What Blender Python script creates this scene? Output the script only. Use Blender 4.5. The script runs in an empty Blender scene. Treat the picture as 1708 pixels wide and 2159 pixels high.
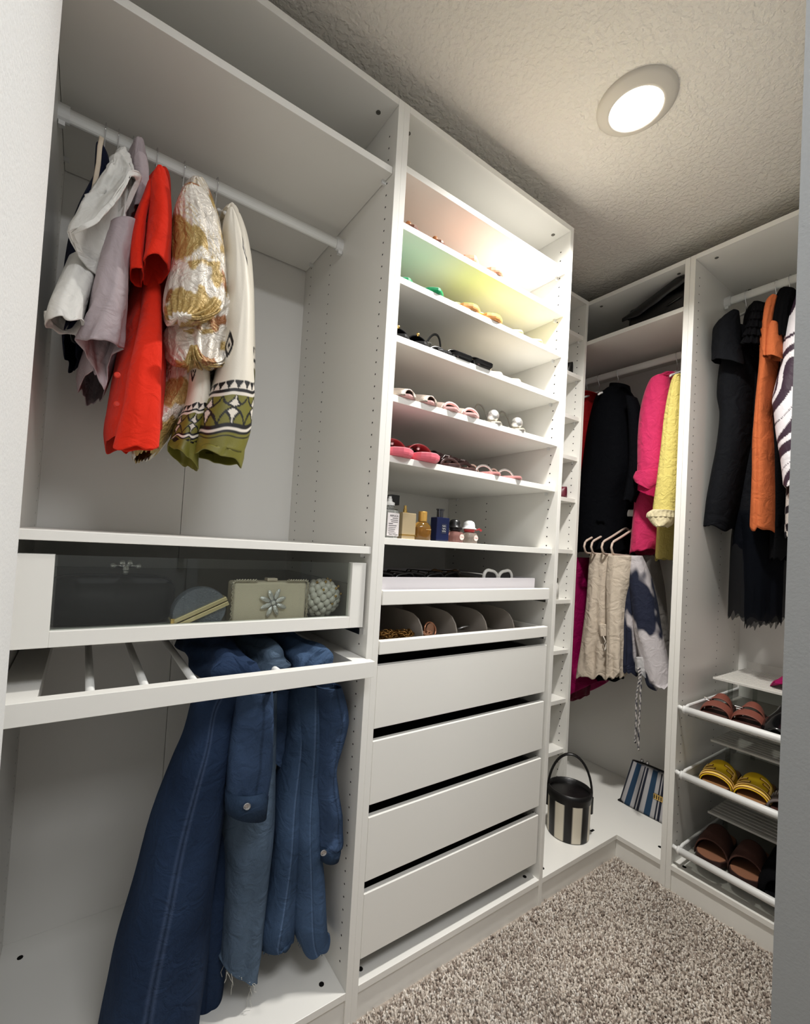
import bpy, math, random
import numpy as np
from mathutils import Vector, Matrix
random.seed(7)
SC=bpy.context.scene; COL=SC.collection
# ---------------------------------------------------------------- camera
cam=bpy.data.cameras.new('camera'); camo=bpy.data.objects.new('camera',cam); COL.objects.link(camo); SC.camera=camo
YAW,PITCH,ROLL=.97946,.02700,.05927
cf=Vector((math.cos(PITCH)*math.cos(YAW),math.cos(PITCH)*math.sin(YAW),math.sin(PITCH)))
cr=Vector((math.sin(YAW),-math.cos(YAW),0)); cu=cr.cross(cf)
r2=math.cos(ROLL)*cr+math.sin(ROLL)*cu; u2=-math.sin(ROLL)*cr+math.cos(ROLL)*cu
mw=Matrix((r2,u2,-cf)).transposed().to_4x4(); mw.translation=(-.626,-.9542,1.2047)
camo.matrix_world=mw
cam.sensor_width=36; cam.lens=942.575/2159*36; cam.shift_x=43.48/2159; cam.shift_y=38.99/2159
cam.clip_start=.01
# ---------------------------------------------------------------- world, lights, exposure
W=bpy.data.worlds.new('world'); SC.world=W; W.use_nodes=True
W.node_tree.nodes['Background'].inputs[0].default_value=(.6,.7,.8,1); W.node_tree.nodes['Background'].inputs[1].default_value=.05
SC.view_settings.view_transform='Standard'; SC.view_settings.look='None'; SC.view_settings.gamma=1; SC.view_settings.exposure=0.0
SC.view_settings.use_curve_mapping=False
LAMP=9.0
def area(name,loc,rot,size,power,col):
    l=bpy.data.lights.new(name,'AREA'); l.shape='RECTANGLE'; l.size,l.size_y=size; l.energy=power; l.color=col
    o=bpy.data.objects.new(name,l); COL.objects.link(o); o.location=loc; o.rotation_euler=rot; return o
LAMPS=((.545,-.314),); LAMPW=(20.5,)
for (lx,ly),lw in zip(LAMPS,LAMPW):
    dl=bpy.data.lights.new('downlight','AREA'); dl.shape='DISK'; dl.size=.125; dl.energy=lw; dl.color=(1,.975,.93); dl.spread=math.radians(142)
    dlo=bpy.data.objects.new('downlight',dl); COL.objects.link(dlo); dlo.location=(lx,ly,2.4185)
area('hall_light',(-.30,-1.35,2.42),(0,0,0),(.8,.5),20,(.96,.975,1.0))
# ---------------------------------------------------------------- helpers
def lin(c):
    c=[x/255 for x in c]; return tuple(x/12.92 if x<=.04045 else ((x+.055)/1.055)**2.4 for x in c)
MATS={}
def mat(name,col=(200,200,200),rough=.5,metal=0,bump=0,bscale=200,attr=False,spec=.5,noise=0,nscale=40,emit=0,trans=0,ior=1.45,coat=0,sheen=0,wrinkle=0,wscale=22):
    if name in MATS: return MATS[name]
    m=bpy.data.materials.new(name); m.use_nodes=True; nt=m.node_tree; b=nt.nodes['Principled BSDF']
    c=(*lin(col),1)
    b.inputs['Base Color'].default_value=c; b.inputs['Roughness'].default_value=rough; b.inputs['Metallic'].default_value=metal
    b.inputs['Specular IOR Level'].default_value=spec; b.inputs['Transmission Weight'].default_value=trans; b.inputs['IOR'].default_value=ior
    b.inputs['Coat Weight'].default_value=coat; b.inputs['Sheen Weight'].default_value=sheen
    if emit: b.inputs['Emission Color'].default_value=c; b.inputs['Emission Strength'].default_value=emit
    tc=nt.nodes.new('ShaderNodeTexCoord')
    src=None
    if attr:
        a=nt.nodes.new('ShaderNodeAttribute'); a.attribute_name='Col'; src=a.outputs['Color']; nt.links.new(src,b.inputs['Base Color'])
    if noise:
        n=nt.nodes.new('ShaderNodeTexNoise'); n.inputs['Scale'].default_value=nscale; n.inputs['Detail'].default_value=4; nt.links.new(tc.outputs['Object'],n.inputs['Vector'])
        mr=nt.nodes.new('ShaderNodeMapRange'); mr.inputs[1].default_value=.3; mr.inputs[2].default_value=.7; mr.inputs[3].default_value=1-noise; mr.inputs[4].default_value=1+noise
        nt.links.new(n.outputs['Fac'],mr.inputs[0])
        mx=nt.nodes.new('ShaderNodeMix'); mx.data_type='RGBA'; mx.blend_type='MULTIPLY'; mx.inputs[0].default_value=1
        if src is not None: nt.links.new(src,mx.inputs[6])
        else: mx.inputs[6].default_value=c
        nt.links.new(mr.outputs[0],mx.inputs[7]); nt.links.new(mx.outputs[2],b.inputs['Base Color'])
    if bump:
        n=nt.nodes.new('ShaderNodeTexNoise'); n.inputs['Scale'].default_value=bscale; n.inputs['Detail'].default_value=3; nt.links.new(tc.outputs['Object'],n.inputs['Vector'])
        bp=nt.nodes.new('ShaderNodeBump'); bp.inputs['Strength'].default_value=bump; bp.inputs['Distance'].default_value=.002
        nt.links.new(n.outputs['Fac'],bp.inputs['Height']); nt.links.new(bp.outputs['Normal'],b.inputs['Normal'])
    if wrinkle:
        n=nt.nodes.new('ShaderNodeTexNoise'); n.inputs['Scale'].default_value=wscale; n.inputs['Detail'].default_value=3; n.inputs['Distortion'].default_value=1.2; nt.links.new(tc.outputs['Object'],n.inputs['Vector'])
        b2=nt.nodes.new('ShaderNodeBump'); b2.inputs['Strength'].default_value=wrinkle; b2.inputs['Distance'].default_value=.02
        nt.links.new(n.outputs['Fac'],b2.inputs['Height'])
        if bump: nt.links.new(b2.outputs['Normal'],bp.inputs['Normal'])
        else: nt.links.new(b2.outputs['Normal'],b.inputs['Normal'])
    MATS[name]=m; return m
def glass(name,col=(225,235,232),refl=1.0,rough=.02,tint=.9):
    m=bpy.data.materials.new(name); m.use_nodes=True; nt=m.node_tree; nt.nodes.clear()
    o=nt.nodes.new('ShaderNodeOutputMaterial'); t=nt.nodes.new('ShaderNodeBsdfTransparent'); g=nt.nodes.new('ShaderNodeBsdfGlossy')
    f=nt.nodes.new('ShaderNodeLayerWeight'); f.inputs[0].default_value=.5; pw=nt.nodes.new('ShaderNodeMath'); pw.operation='POWER'; pw.inputs[1].default_value=5
    mu=nt.nodes.new('ShaderNodeMath'); mu.operation='MULTIPLY_ADD'; mu.inputs[1].default_value=.9*refl; mu.inputs[2].default_value=.04*refl; mu.use_clamp=True
    nt.links.new(f.outputs['Facing'],pw.inputs[0])
    c=lin(col); t.inputs[0].default_value=(c[0]*tint,c[1]*tint,c[2]*tint,1); g.inputs['Roughness'].default_value=rough
    x=nt.nodes.new('ShaderNodeMixShader'); L=nt.links.new
    L(pw.outputs[0],mu.inputs[0]); L(mu.outputs[0],x.inputs[0]); L(t.outputs[0],x.inputs[1]); L(g.outputs[0],x.inputs[2]); L(x.outputs[0],o.inputs[0])
    MATS[name]=m; return m
LOC={}
class MB:
    def __init__(s): s.v=[]; s.f=[]; s.c=[]
    def add(s,v,f,c=None):
        o=len(s.v); s.v+= [tuple(map(float,p)) for p in v]; s.f+=[tuple(i+o for i in q) for q in f]
        if c is not None: s.c+=[tuple(x) for x in c]
        return s
    def box(s,a,b,R=None,t=(0,0,0)):
        v=[(x,y,z) for x in (a[0],b[0]) for y in (a[1],b[1]) for z in (a[2],b[2])]
        if R is not None: v=[tuple(R@Vector(p)+Vector(t)) for p in v]
        return s.add(v,[(0,1,3,2),(4,6,7,5),(0,4,5,1),(2,3,7,6),(0,2,6,4),(1,5,7,3)])
    def rings(s,R,cap0=True,cap1=True,closed=True):
        R=[np.asarray(r,float) for r in R]; n=len(R[0]); m=len(R); v=np.concatenate(R); f=[]
        for j in range(m-1):
            for i in range(n if closed else n-1):
                k=(i+1)%n; f.append((j*n+i,j*n+k,(j+1)*n+k,(j+1)*n+i))
        if cap0: f.append(tuple(range(n))[::-1])
        if cap1: f.append(tuple((m-1)*n+i for i in range(n)))
        return s.add(v,f)
    def tube(s,path,r,n=8,closed=False,cap=True,sq=1.):
        P=[Vector(p) for p in path]; m=len(P); rr=r if isinstance(r,(list,tuple)) else [r]*m; R=[]
        prev=None
        for j in range(m):
            a=P[(j-1)%m] if (closed or j>0) else P[j]; b=P[(j+1)%m] if (closed or j<m-1) else P[j]
            t=(b-a).normalized()
            if prev is None:
                up=Vector((0,0,1)) if abs(t.z)<.9 else Vector((0,1,0)); x=t.cross(up).normalized()
            else: x=(prev-t*prev.dot(t)).normalized()
            prev=x; y=t.cross(x)
            R.append([P[j]+rr[j]*(math.cos(2*math.pi*i/n)*x+sq*math.sin(2*math.pi*i/n)*y) for i in range(n)])
        if closed: R.append(R[0]); return s.rings(R,False,False)
        return s.rings(R,cap,cap)
    def lathe(s,prof,c=(0,0,0),n=24,R=None,sx=1,sy=1,cap=True):
        rg=[]
        for r,z in prof:
            ring=[Vector((r*sx*math.cos(2*math.pi*i/n),r*sy*math.sin(2*math.pi*i/n),z)) for i in range(n)]
            if R is not None: ring=[R@p for p in ring]
            rg.append([p+Vector(c) for p in ring])
        return s.rings(rg,cap,cap)
    def ball(s,c,r,n=10,m=6,sc=(1,1,1)):
        rg=[]
        for j in range(m+1):
            a=-math.pi/2+math.pi*j/m; q=max(math.cos(a),.02)
            rg.append([(c[0]+r*sc[0]*q*math.cos(2*math.pi*i/n),c[1]+r*sc[1]*q*math.sin(2*math.pi*i/n),c[2]+r*sc[2]*math.sin(a)) for i in range(n)])
        return s.rings(rg)
    def prism(s,poly,a,b,ax=2):
        n=len(poly)
        def pt(p,h): q=list(p); q.insert(ax,h); return q
        return s.rings([[pt(p,a) for p in poly],[pt(p,b) for p in poly]])
def mk(name,mb,m,parent=None,smooth=False,bevel=0,kind=None,label=None,local=False,solid=0,loc=None,category=None,group=None,recalc=True):
    me=bpy.data.meshes.new(name)
    L=Vector((0,0,0))
    if parent is not None and not local: L=LOC[parent.name]
    if parent is None and loc is not None: L=Vector(loc)
    v=[(p[0]-L.x,p[1]-L.y,p[2]-L.z) for p in mb.v]
    me.from_pydata(v,[],mb.f)
    if recalc:
        import bmesh
        bm=bmesh.new(); bm.from_mesh(me); bmesh.ops.recalc_face_normals(bm,faces=bm.faces); bm.to_mesh(me); bm.free()
    if mb.c:
        at=me.color_attributes.new('Col','FLOAT_COLOR','POINT')
        at.data.foreach_set('color',np.concatenate([np.asarray(mb.c,float)[:,:3],np.ones((len(mb.c),1))],1).astype(np.float32).ravel())
    if smooth: me.polygons.foreach_set('use_smooth',[True]*len(me.polygons))
    me.materials.append(m); me.update()
    o=bpy.data.objects.new(name,me); COL.objects.link(o)
    if parent is not None: o.parent=parent; LOC[o.name]=L
    else: o.location=L; LOC[o.name]=L
    if bevel:
        b=o.modifiers.new('bevel','BEVEL'); b.width=bevel; b.segments=2; b.limit_method='ANGLE'; b.angle_limit=math.radians(40)
    if solid:
        b=o.modifiers.new('solid','SOLIDIFY'); b.thickness=solid; b.offset=0
    if kind: o['kind']=kind
    if label: o['label']=label
    if category: o['category']=category
    if group: o['group']=group
    return o
def thing(name,label,cat,loc=(0,0,0),rz=0,group=None):
    o=bpy.data.objects.new(name,None); COL.objects.link(o); o.location=loc; o.rotation_euler=(0,0,rz); o.empty_display_size=.05
    o['label']=label; o['category']=cat
    if group: o['group']=group
    LOC[o.name]=Vector(loc); return o
def board(name,a,b,m,parent,bevel=.0008,**k): return mk(name,MB().box(a,b),m,parent,bevel=bevel,**k)
def interp(C,m):
    C=np.asarray(C,float); k=len(C); t=np.linspace(0,k-1,m); i=np.clip(t.astype(int),0,k-2); f=(t-i)[:,None,None]
    p0=C[np.maximum(i-1,0)];p1=C[i];p2=C[i+1];p3=C[np.minimum(i+2,k-1)]
    return .5*((2*p1)+(p2-p0)*f+(2*p0-5*p1+4*p2-p3)*f**2+(3*p1-p0-3*p2+p3)*f**3)
def ell(Cc,U,V,n,e=2.):
    th=2*np.pi*np.arange(n)/n; c,s=np.cos(th),np.sin(th); p=2/e
    return np.asarray(Cc)+np.outer(np.sign(c)*abs(c)**p,U)+np.outer(np.sign(s)*abs(s)**p,V)
def bandy(rows,y,d,n=64,e=2.2,dy=None):
    out=[]
    for j,(xl,zl,xr,zr) in enumerate(rows):
        dd=d[j] if isinstance(d,(list,tuple)) else d; yy=y[j] if isinstance(y,(list,tuple)) else y
        out.append(ell(((xl+xr)/2,yy+dd,(zl+zr)/2),((xr-xl)/2,0,(zr-zl)/2),(0,dd,0),n,e))
    return out
def bandx(rows,x,d,n=64,e=2.2):
    out=[]
    for j,(yl,zl,yr,zr) in enumerate(rows):
        dd=d[j] if isinstance(d,(list,tuple)) else d; xx=x[j] if isinstance(x,(list,tuple)) else x
        out.append(ell((xx+dd,(yl+yr)/2,(zl+zr)/2),(0,(yr-yl)/2,(zr-zl)/2),(dd,0,0),n,e))
    return out
def polyring(P,n=64,shift=0):
    P=np.asarray(P,float); Q=np.concatenate([P,P[:1]]); s=np.r_[0,np.cumsum(np.linalg.norm(np.diff(Q,axis=0),axis=1))]
    t=np.linspace(0,s[-1],n,endpoint=False); return np.stack([np.interp(t,s,Q[:,k]) for k in range(3)],1)
def cloth(name,root,m,rings,rows=56,amp=.004,ks=(3,5,8),seed=1,cap=True,capend=False,col=None,solid=.0018,grow=.6,label=None,gather=None,tfold=.0):
    n=len(rings[0]); R=interp(rings,rows); t=np.linspace(0,1,rows)[:,None]; th=(2*np.pi*np.arange(n)/n)[None,:]
    rg=np.random.RandomState(seed); F=np.zeros((rows,n))
    for k in ks:
        a=rg.uniform(.5,1); F+=a*np.sin(k*th+rg.uniform(0,6.28)+rg.uniform(-2.5,2.5)*t+.5*np.sin(rg.uniform(3,6)*t+rg.uniform(0,6)))
    F/=len(ks)**.5
    if tfold: F+=tfold*np.sin(26*t+2*np.sin(2*th+rg.uniform(0,6))+rg.uniform(0,6))*np.sin(th+rg.uniform(0,6))
    q=np.sin(13*t*rg.uniform(.7,1.3)+3*np.sin(th*2+rg.uniform(0,6))+rg.uniform(0,6)); F=F*1.5+.35*(1-2*abs(q))*np.sin(th+rg.uniform(0,6)+2*t)
    g=(1-grow)+grow*t; g=g*np.minimum(1,t/.08+.1)
    C=R.mean(1,keepdims=True); D=R-C; nrm=np.linalg.norm(D,axis=2,keepdims=True)+1e-6
    a_=np.abs(D).max(1,keepdims=True)+1e-5; dirn=D/(a_**2); dirn/=np.linalg.norm(dirn,axis=2,keepdims=True)+1e-9
    lim=np.minimum(1,nrm[:,:,0]/(3*amp+1e-6))
    R=R+dirn*(F*g*amp*lim)[:,:,None]
    if gather:
        v0,k,ga=gather; R=R+(D/nrm)*(ga*np.clip((t-v0)/(1-v0)*3,0,1)*np.sin(k*th+2*np.sin(3*th))*np.minimum(1,nrm[:,:,0]/.02))[:,:,None]
    mb=MB(); mb.rings(list(R),cap,capend)
    if col is not None:
        u=np.repeat((th/(2*np.pi)),rows,0); v=np.repeat(t,n,1)
        c=np.asarray(col(u.ravel(),v.ravel(),R.reshape(-1,3))); mb.c=[tuple(x) for x in c]
    return mk(name,mb,m,root,smooth=True,solid=solid,label=label)
def tone(base,k): return np.asarray(lin(base))[None,:]*k[:,None]
def smooth_noise(p,scale,seed=0,oct=3):
    rg=np.random.RandomState(seed); out=np.zeros(len(p)); a=1
    for o in range(oct):
        for j in range(5):
            d=rg.normal(size=3); d/=np.linalg.norm(d); out+=a*np.sin(p@d*scale*rg.uniform(.6,1.4)+rg.uniform(0,6.28)+1.2*np.sin(p@rg.normal(size=3)*scale*.5))
        scale*=2.1; a*=.5
    return out/5
def text(s,size,parent,m,origin,xdir,up,name='lettering',align='CENTER',label=None):
    cu=bpy.data.curves.new('t','FONT'); cu.body=s; cu.size=size; cu.align_x=align; cu.extrude=.00005
    o=bpy.data.objects.new('t',cu); COL.objects.link(o); dg=bpy.context.evaluated_depsgraph_get(); me=o.evaluated_get(dg).to_mesh()
    X=Vector(xdir);U=Vector(up);N=X.cross(U); O=Vector(origin)
    mb=MB(); mb.add([O+X*v.co.x+U*v.co.y+N*v.co.z for v in me.vertices],[tuple(p.vertices) for p in me.polygons])
    o.evaluated_get(dg).to_mesh_clear(); bpy.data.objects.remove(o); bpy.data.curves.remove(cu)
    return mk(name,mb,m,parent,recalc=False)
# ---------------------------------------------------------------- materials
WH=mat('white_melamine',(240,238,232),.32,spec=.5,bump=.03,bscale=900)
WHB=mat('white_back_board',(238,236,231),.45)
PAINT=mat('wall_paint',(240,241,240),.75,bump=.25,bscale=260)
HALLP=mat('hall_paint',(206,203,196),.8,bump=.2,bscale=200)
WMET=mat('white_metal',(232,232,228),.35)
WPL=mat('white_plastic',(228,228,226),.4)
DARK=mat('dark_hole',(24,23,22),.9,spec=.1)
STEEL=mat('steel',(190,190,192),.25,1)
CHROME=mat('chrome',(215,215,218),.12,1)
GOLDM=mat('gold_metal',(222,186,112),.25,1)
BLK=mat('black_fabric',(8,9,13),.9,spec=.08,bump=.2,bscale=500,wrinkle=.25)
BLKL=mat('black_leather',(16,15,16),.32,bump=.15,bscale=350)
SCREW=mat('screw_metal',(120,118,112),.4,.8)
FEL=mat('grey_felt',(150,142,134),.95,bump=.3,bscale=800)
# ---------------------------------------------------------------- setting
CEIL=2.44; XR=1.222; YR=-.181
def ceiling_mat():
    m=bpy.data.materials.new('knockdown_ceiling'); m.use_nodes=True; nt=m.node_tree; b=nt.nodes['Principled BSDF']
    b.inputs['Base Color'].default_value=(*lin((228,223,214)),1); b.inputs['Roughness'].default_value=.85
    tc=nt.nodes.new('ShaderNodeTexCoord'); n=nt.nodes.new('ShaderNodeTexNoise'); n.inputs['Scale'].default_value=78; n.inputs['Detail'].default_value=4; n.inputs['Roughness'].default_value=.5; n.inputs['Distortion'].default_value=.15
    rp=nt.nodes.new('ShaderNodeValToRGB'); rp.color_ramp.elements[0].position=.42; rp.color_ramp.elements[1].position=.62
    bp=nt.nodes.new('ShaderNodeBump'); bp.inputs['Strength'].default_value=.55; bp.inputs['Distance'].default_value=.004
    L=nt.links.new; L(tc.outputs['Object'],n.inputs['Vector']); L(n.outputs['Fac'],rp.inputs[0]); L(rp.outputs[0],bp.inputs['Height']); L(bp.outputs['Normal'],b.inputs['Normal'])
    return m
S=dict(kind='structure')
mk('ceiling',MB().box((-2.3,-2.75,CEIL),(1.95,.75,CEIL+.1)),ceiling_mat(),**S)
CARP=mat('carpet',(172,160,148),.95,noise=.35,nscale=160,bump=.8,bscale=220)
mk('floor',MB().box((-2.3,-2.75,-.1),(1.95,.75,.001)),CARP,**S)
mk('wall_back',MB().box((-.87,.60,0),(1.95,.72,CEIL)),PAINT,**S)
mk('wall_far',MB().box((1.84,-.87,0),(1.95,.60,CEIL)),PAINT,**S)
wl=MB().box((-.87,-.25,0),(-.757,.60,CEIL)); wl.box((-.87,-.87,0),(-.691,-.25,CEIL)); mk('wall_left',wl,PAINT,**S)
mk('wall_right',MB().box((.19,-.87,0),(1.84,-.75,CEIL)),mat('shaded_jamb_paint',(162,164,164),.7,bump=.2,bscale=260),**S)  # the jamb's shade is put into this darker grey wall colour
hw=MB(); hw.box((-2.3,-.99,0),(-.87,-.87,CEIL)); mk('wall_hall_near',hw,HALLP,**S)
mk('wall_hall_left',MB().box((-2.3,-2.6,0),(-2.2,-.99,CEIL)),HALLP,**S)
mk('wall_hall_right',MB().box((1.84,-2.6,0),(1.95,-.87,CEIL)),HALLP,**S)
mk('wall_hall_back',MB().box((-2.3,-2.72,0),(1.95,-2.6,CEIL)),HALLP,**S)
# panelled hall door, only seen mirrored in the drawer glass
DW=mat('door_paint',(226,228,228),.4)
dm=mk('door_1',MB().box((-.75,-2.6,.01),(.02,-2.565,2.03)),DW,bevel=.002,**S)
for x0,x1 in ((-.65,-.40),(-.33,-.08)):
    for z0,z1 in ((.2,.85),(1.0,1.85)):
        p=MB(); p.rings([[(x0,-2.565,z0),(x1,-2.565,z0),(x1,-2.565,z1),(x0,-2.565,z1)],[(x0+.03,-2.553,z0+.03),(x1-.03,-2.553,z0+.03),(x1-.03,-2.553,z1-.03),(x0+.03,-2.553,z1-.03)]]); mk('door_panel',p,DW,dm)
k=MB(); k.ball((-.03,-2.51,1.0),.028); k.tube([(-.03,-2.565,1.0),(-.03,-2.52,1.0)],.01); mk('door_knob',k,STEEL,dm,smooth=True)
for n,(a,b) in enumerate((((-.84,-2.6,0),(-.76,-2.58,2.12)),((.03,-2.6,0),(.11,-2.58,2.12)),((-.84,-2.6,2.04),(.11,-2.58,2.12)))): mk('trim_%d'%(n+1),MB().box(a,b),DW,**S)
# carpet pile
def carpet():
    rg=np.random.RandomState(3); s=.0062; xs=np.arange(-.66,1.225,s); ys=np.arange(-.86,-.002,s); X,Y=np.meshgrid(xs,ys); X=X.ravel()+rg.uniform(-.6,.6,X.size)*s; Y=Y.ravel()+rg.uniform(-.6,.6,Y.size)*s
    ok=~((X>.18)&(Y<-.745))&(X>-.685)&(Y<-.003)&(X<1.218); X=X[ok];Y=Y[ok]; n=len(X); h=rg.uniform(.008,.016,n); r=rg.uniform(.0028,.0046,n); a=rg.uniform(0,6.28,n); lx,ly=rg.normal(0,.003,(2,n))
    V=np.zeros((n,7,3))
    for i in range(3):
        V[:,i,0]=X+r*np.cos(a+i*2.094); V[:,i,1]=Y+r*np.sin(a+i*2.094); V[:,i,2]=.0005
        V[:,3+i,0]=X+lx*.7+1.1*r*np.cos(a+.6+i*2.094); V[:,3+i,1]=Y+ly*.7+1.1*r*np.sin(a+.6+i*2.094); V[:,3+i,2]=h*.75
    V[:,6,0]=X+lx; V[:,6,1]=Y+ly; V[:,6,2]=h
    base=np.array([(0,1,4),(0,4,3),(1,2,5),(1,5,4),(2,0,3),(2,3,5),(3,4,6),(4,5,6),(5,3,6)])
    F=(base[None]+7*np.arange(n)[:,None,None]).reshape(-1,3)
    pal=np.array([lin(c) for c in ((222,212,200),(200,189,177),(174,160,148),(144,130,120),(232,225,216),(208,198,188))]); ci=rg.choice(6,n,p=(.24,.22,.2,.12,.1,.12))
    patch=.92+.1*np.sin(X*9+2*np.sin(Y*7))*np.sin(Y*11+1)
    c=np.repeat(pal[ci]*patch[:,None],7,0)
    me=bpy.data.meshes.new('carpet_pile'); me.vertices.add(n*7); me.vertices.foreach_set('co',V.ravel().astype(np.float32))
    me.loops.add(F.size); me.loops.foreach_set('vertex_index',F.ravel().astype(np.int32)); me.polygons.add(len(F)); me.polygons.foreach_set('loop_start',np.arange(0,F.size,3,dtype=np.int32)); me.update(calc_edges=True)
    at=me.color_attributes.new('Col','FLOAT_COLOR','POINT'); at.data.foreach_set('color',np.concatenate([c,np.ones((n*7,1))],1).astype(np.float32).ravel())
    me.polygons.foreach_set('use_smooth',[True]*len(me.polygons))
    me.materials.append(mat('carpet_yarn',attr=True,rough=.95,spec=.1)); o=bpy.data.objects.new('carpet_pile',me); COL.objects.link(o)
    o['kind']='stuff'; o['label']='speckled beige grey cut pile carpet covering the closet floor'; o['category']='carpet'
carpet()
# ceiling light and round detector
for (lx,ly),lab in zip(LAMPS,('round white disc light glowing on the textured ceiling',)):
    cl=thing('ceiling_light',lab,'ceiling light',(lx,ly,CEIL))
    mk('trim_ring',MB().lathe([(.098,0),(.098,-.004),(.09,-.009),(.072,-.02),(.066,-.021),(.066,-.017),(.066,-.001)],(lx,ly,CEIL),48,cap=False),mat('trim_paint',(206,200,190),.6),cl,smooth=True)
    mk('lens',MB().lathe([(.0655,-.0185),(.03,-.0195),(.001,-.0197)],(lx,ly,CEIL),32,cap=False),mat('lit_lens',(255,249,238),emit=LAMP),cl)
sd=thing('smoke_detector','white round detector on the ceiling above the left wardrobe, cut by the frame','detector',(-.238,-.125,CEIL))
mk('base',MB().lathe([(.072,0),(.072,-.012),(.066,-.014)],(-.238,-.125,CEIL),40),WPL,sd)
mk('cover',MB().lathe([(.066,-.014),(.064,-.018),(.05,-.020),(.02,-.021)],(-.238,-.125,CEIL),40),WPL,sd)
# ---------------------------------------------------------------- wardrobes
T=.018; H=2.36; FZ=.092
def holes(name,parent,face_x=None,face_y=None,cols=(),z0=.14,z1=2.3,sgn=1,skip=()):
    mb=MB(); k=6; r=.0026
    z=z0
    while z<z1:
        for c in cols:
            ring=[]
            for i in range(k):
                a=2*math.pi*i/k
                ring.append((face_x+sgn*.0005,c+r*math.cos(a),z+r*math.sin(a)) if face_x is not None else (c+r*math.cos(a),face_y+sgn*.0005,z+r*math.sin(a)))
            mb.add(ring,[tuple(range(k))])
        z+=.032
    return mk(name,mb,DARK,parent,kind='stuff',recalc=False)
def screws(parent,pts,n=(0,0,-1),r=.0065,m=None,name='cam_bolt'):
    for p in pts:
        mb=MB(); q=Vector((0,0,1)).rotation_difference(Vector(n)).to_matrix()
        mb.lathe([(r,0),(r,.0012),(r*.55,.0014),(r*.3,.0004)],p,10,R=q); mk(name,mb,m or SCREW,parent)
def pins(parent,pts,name='shelf_pin'):
    mb=MB()
    for (x,y,z,dx,dy) in pts: mb.box((min(x,x+dx)-(.003 if dx==0 else 0),min(y,y+dy)-(.003 if dy==0 else 0),z-.010),(max(x,x+dx)+(.003 if dx==0 else 0),max(y,y+dy)+(.003 if dy==0 else 0),z))
    mk(name,mb,WPL,parent,kind='stuff')
# --- wardrobe A (left, hanging clothes)
A=thing('wardrobe','tall white open wardrobe at left with hanging rail, glass drawer and trouser rack','wardrobe',(-.375,.29,0))
for x in (-.75,-T): board('side_panel',(x,0,0),(x+T,.58,H),WH,A)
board('top_panel',(-.732,0,H-T),(-T,.575,H),WH,A); board('bottom_panel',(-.732,0,FZ-T),(-T,.575,FZ),WH,A); board('plinth',(-.732,.006,.0),(-T,.024,FZ-T),WH,A)
board('back_panel',(-.732,.561,FZ),(-.3756,.567,H-T),WHB,A); board('back_panel',(-.3744,.561,FZ),(-T,.567,H-T),WHB,A)
board('shelf',(-.731,.012,2.166),(-T-.001,.555,2.184),WH,A); board('shelf',(-.731,.004,1.174),(-T-.001,.555,1.192),WH,A)
holes('peg_holes',A,face_x=-T,cols=(.037,.357,.51),sgn=-1); holes('peg_holes',A,face_x=-.732,cols=(.037,.51),sgn=1)
screws(A,((-.05,.05,H-T),(-.70,.05,H-T)));
screws(A,((-.06,.05,FZ),(-.69,.5,FZ)),(0,0,1),m=DARK)
pins(A,[(-T,.045,2.166,-.012,0),(-T,.5,2.166,-.012,0),(-T,.04,1.174,-.012,0),(-.732,.5,2.166,.012,0)])
def rail(parent,a,b,axis):
    mb=MB(); n=16
    A_=Vector(a);B_=Vector(b); d=(B_-A_).normalized(); s=Vector((0,0,1)).cross(d)
    mb.rings([[P+s*.0085*math.cos(t)+Vector((0,0,1))*.0165*math.sin(t) for t in [2*math.pi*i/n for i in range(n)]] for P in (A_,B_)])
    o=mk('clothes_rail',mb,WMET,parent,smooth=False,bevel=0)
    for P,g in ((A_,1),(B_,-1)):
        mb=MB(); mb.rings([[P+d*g*w+s*.013*math.cos(t)+Vector((0,0,1))*.021*math.sin(t) for t in [2*math.pi*i/n for i in range(n)]] for w in (0,.022)])
        mb.box((-.006,-.006,-.03),(.006,.006,-.02),Matrix.Identity(3),P+d*g*.008)
        br=mk('rail_bracket',mb,WPL,o)
rail(A,(-.732,.28,2.115),(-T,.28,2.115),0)
# glass fronted drawer (children of A: drawer > frame pieces, pane)
GL=glass('drawer_glass',(246,249,247),refl=1.35,tint=.98)
dy=.012
db=MB(); db.box((-.722,dy+.02,.998),(-.718+.008,.52,1.09)); db.box((-.040,dy+.02,.998),(-.028,.52,1.09)); db.box((-.722,dy+.02,.990),(-.028,.52,.999)); db.box((-.722,.51,.99),(-.028,.52,1.09))
dr=mk('drawer_box',db,mat('drawer_interior',(158,155,148),.6),A)
zt,zb=1.150,.988
board('drawer_frame',(-.716,dy,zb),(-.664,dy+.02,zt),WH,dr); board('drawer_frame',(-.066,dy,zb),(-.026,dy+.02,zt),WH,dr); board('drawer_frame',(-.664,dy,zb),(-.066,dy+.02,1.016),WH,dr)
mk('glass_pane',MB().box((-.668,dy+.008,1.014),(-.062,dy+.012,1.149)),GL,dr)
for x in (-.731,-.030): mk('drawer_runner',MB().box((x,.02,.968),(x+.012,.52,.984)),STEEL,A)
# trouser rack
tk=MB(); tk.box((-.7315,-.043,.877),(-.0185,-.018,.915))
rk=mk('trouser_rack',tk,WH,A,bevel=.0008)
board('rack_side',(-.729,-.018,.880),(-.672,.50,.912),WH,rk); board('rack_side',(-.062,-.018,.880),(-.021,.50,.912),WH,rk); board('rack_back',(-.672,.47,.880),(-.062,.50,.912),WH,rk)
RODX=[-.597+.0885*i for i in range(6)]
for x in RODX: mk('rack_rod',MB().tube([(x,-.02,.9),(x,.475,.9)],.0075,12),WMET,rk,smooth=True)
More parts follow.
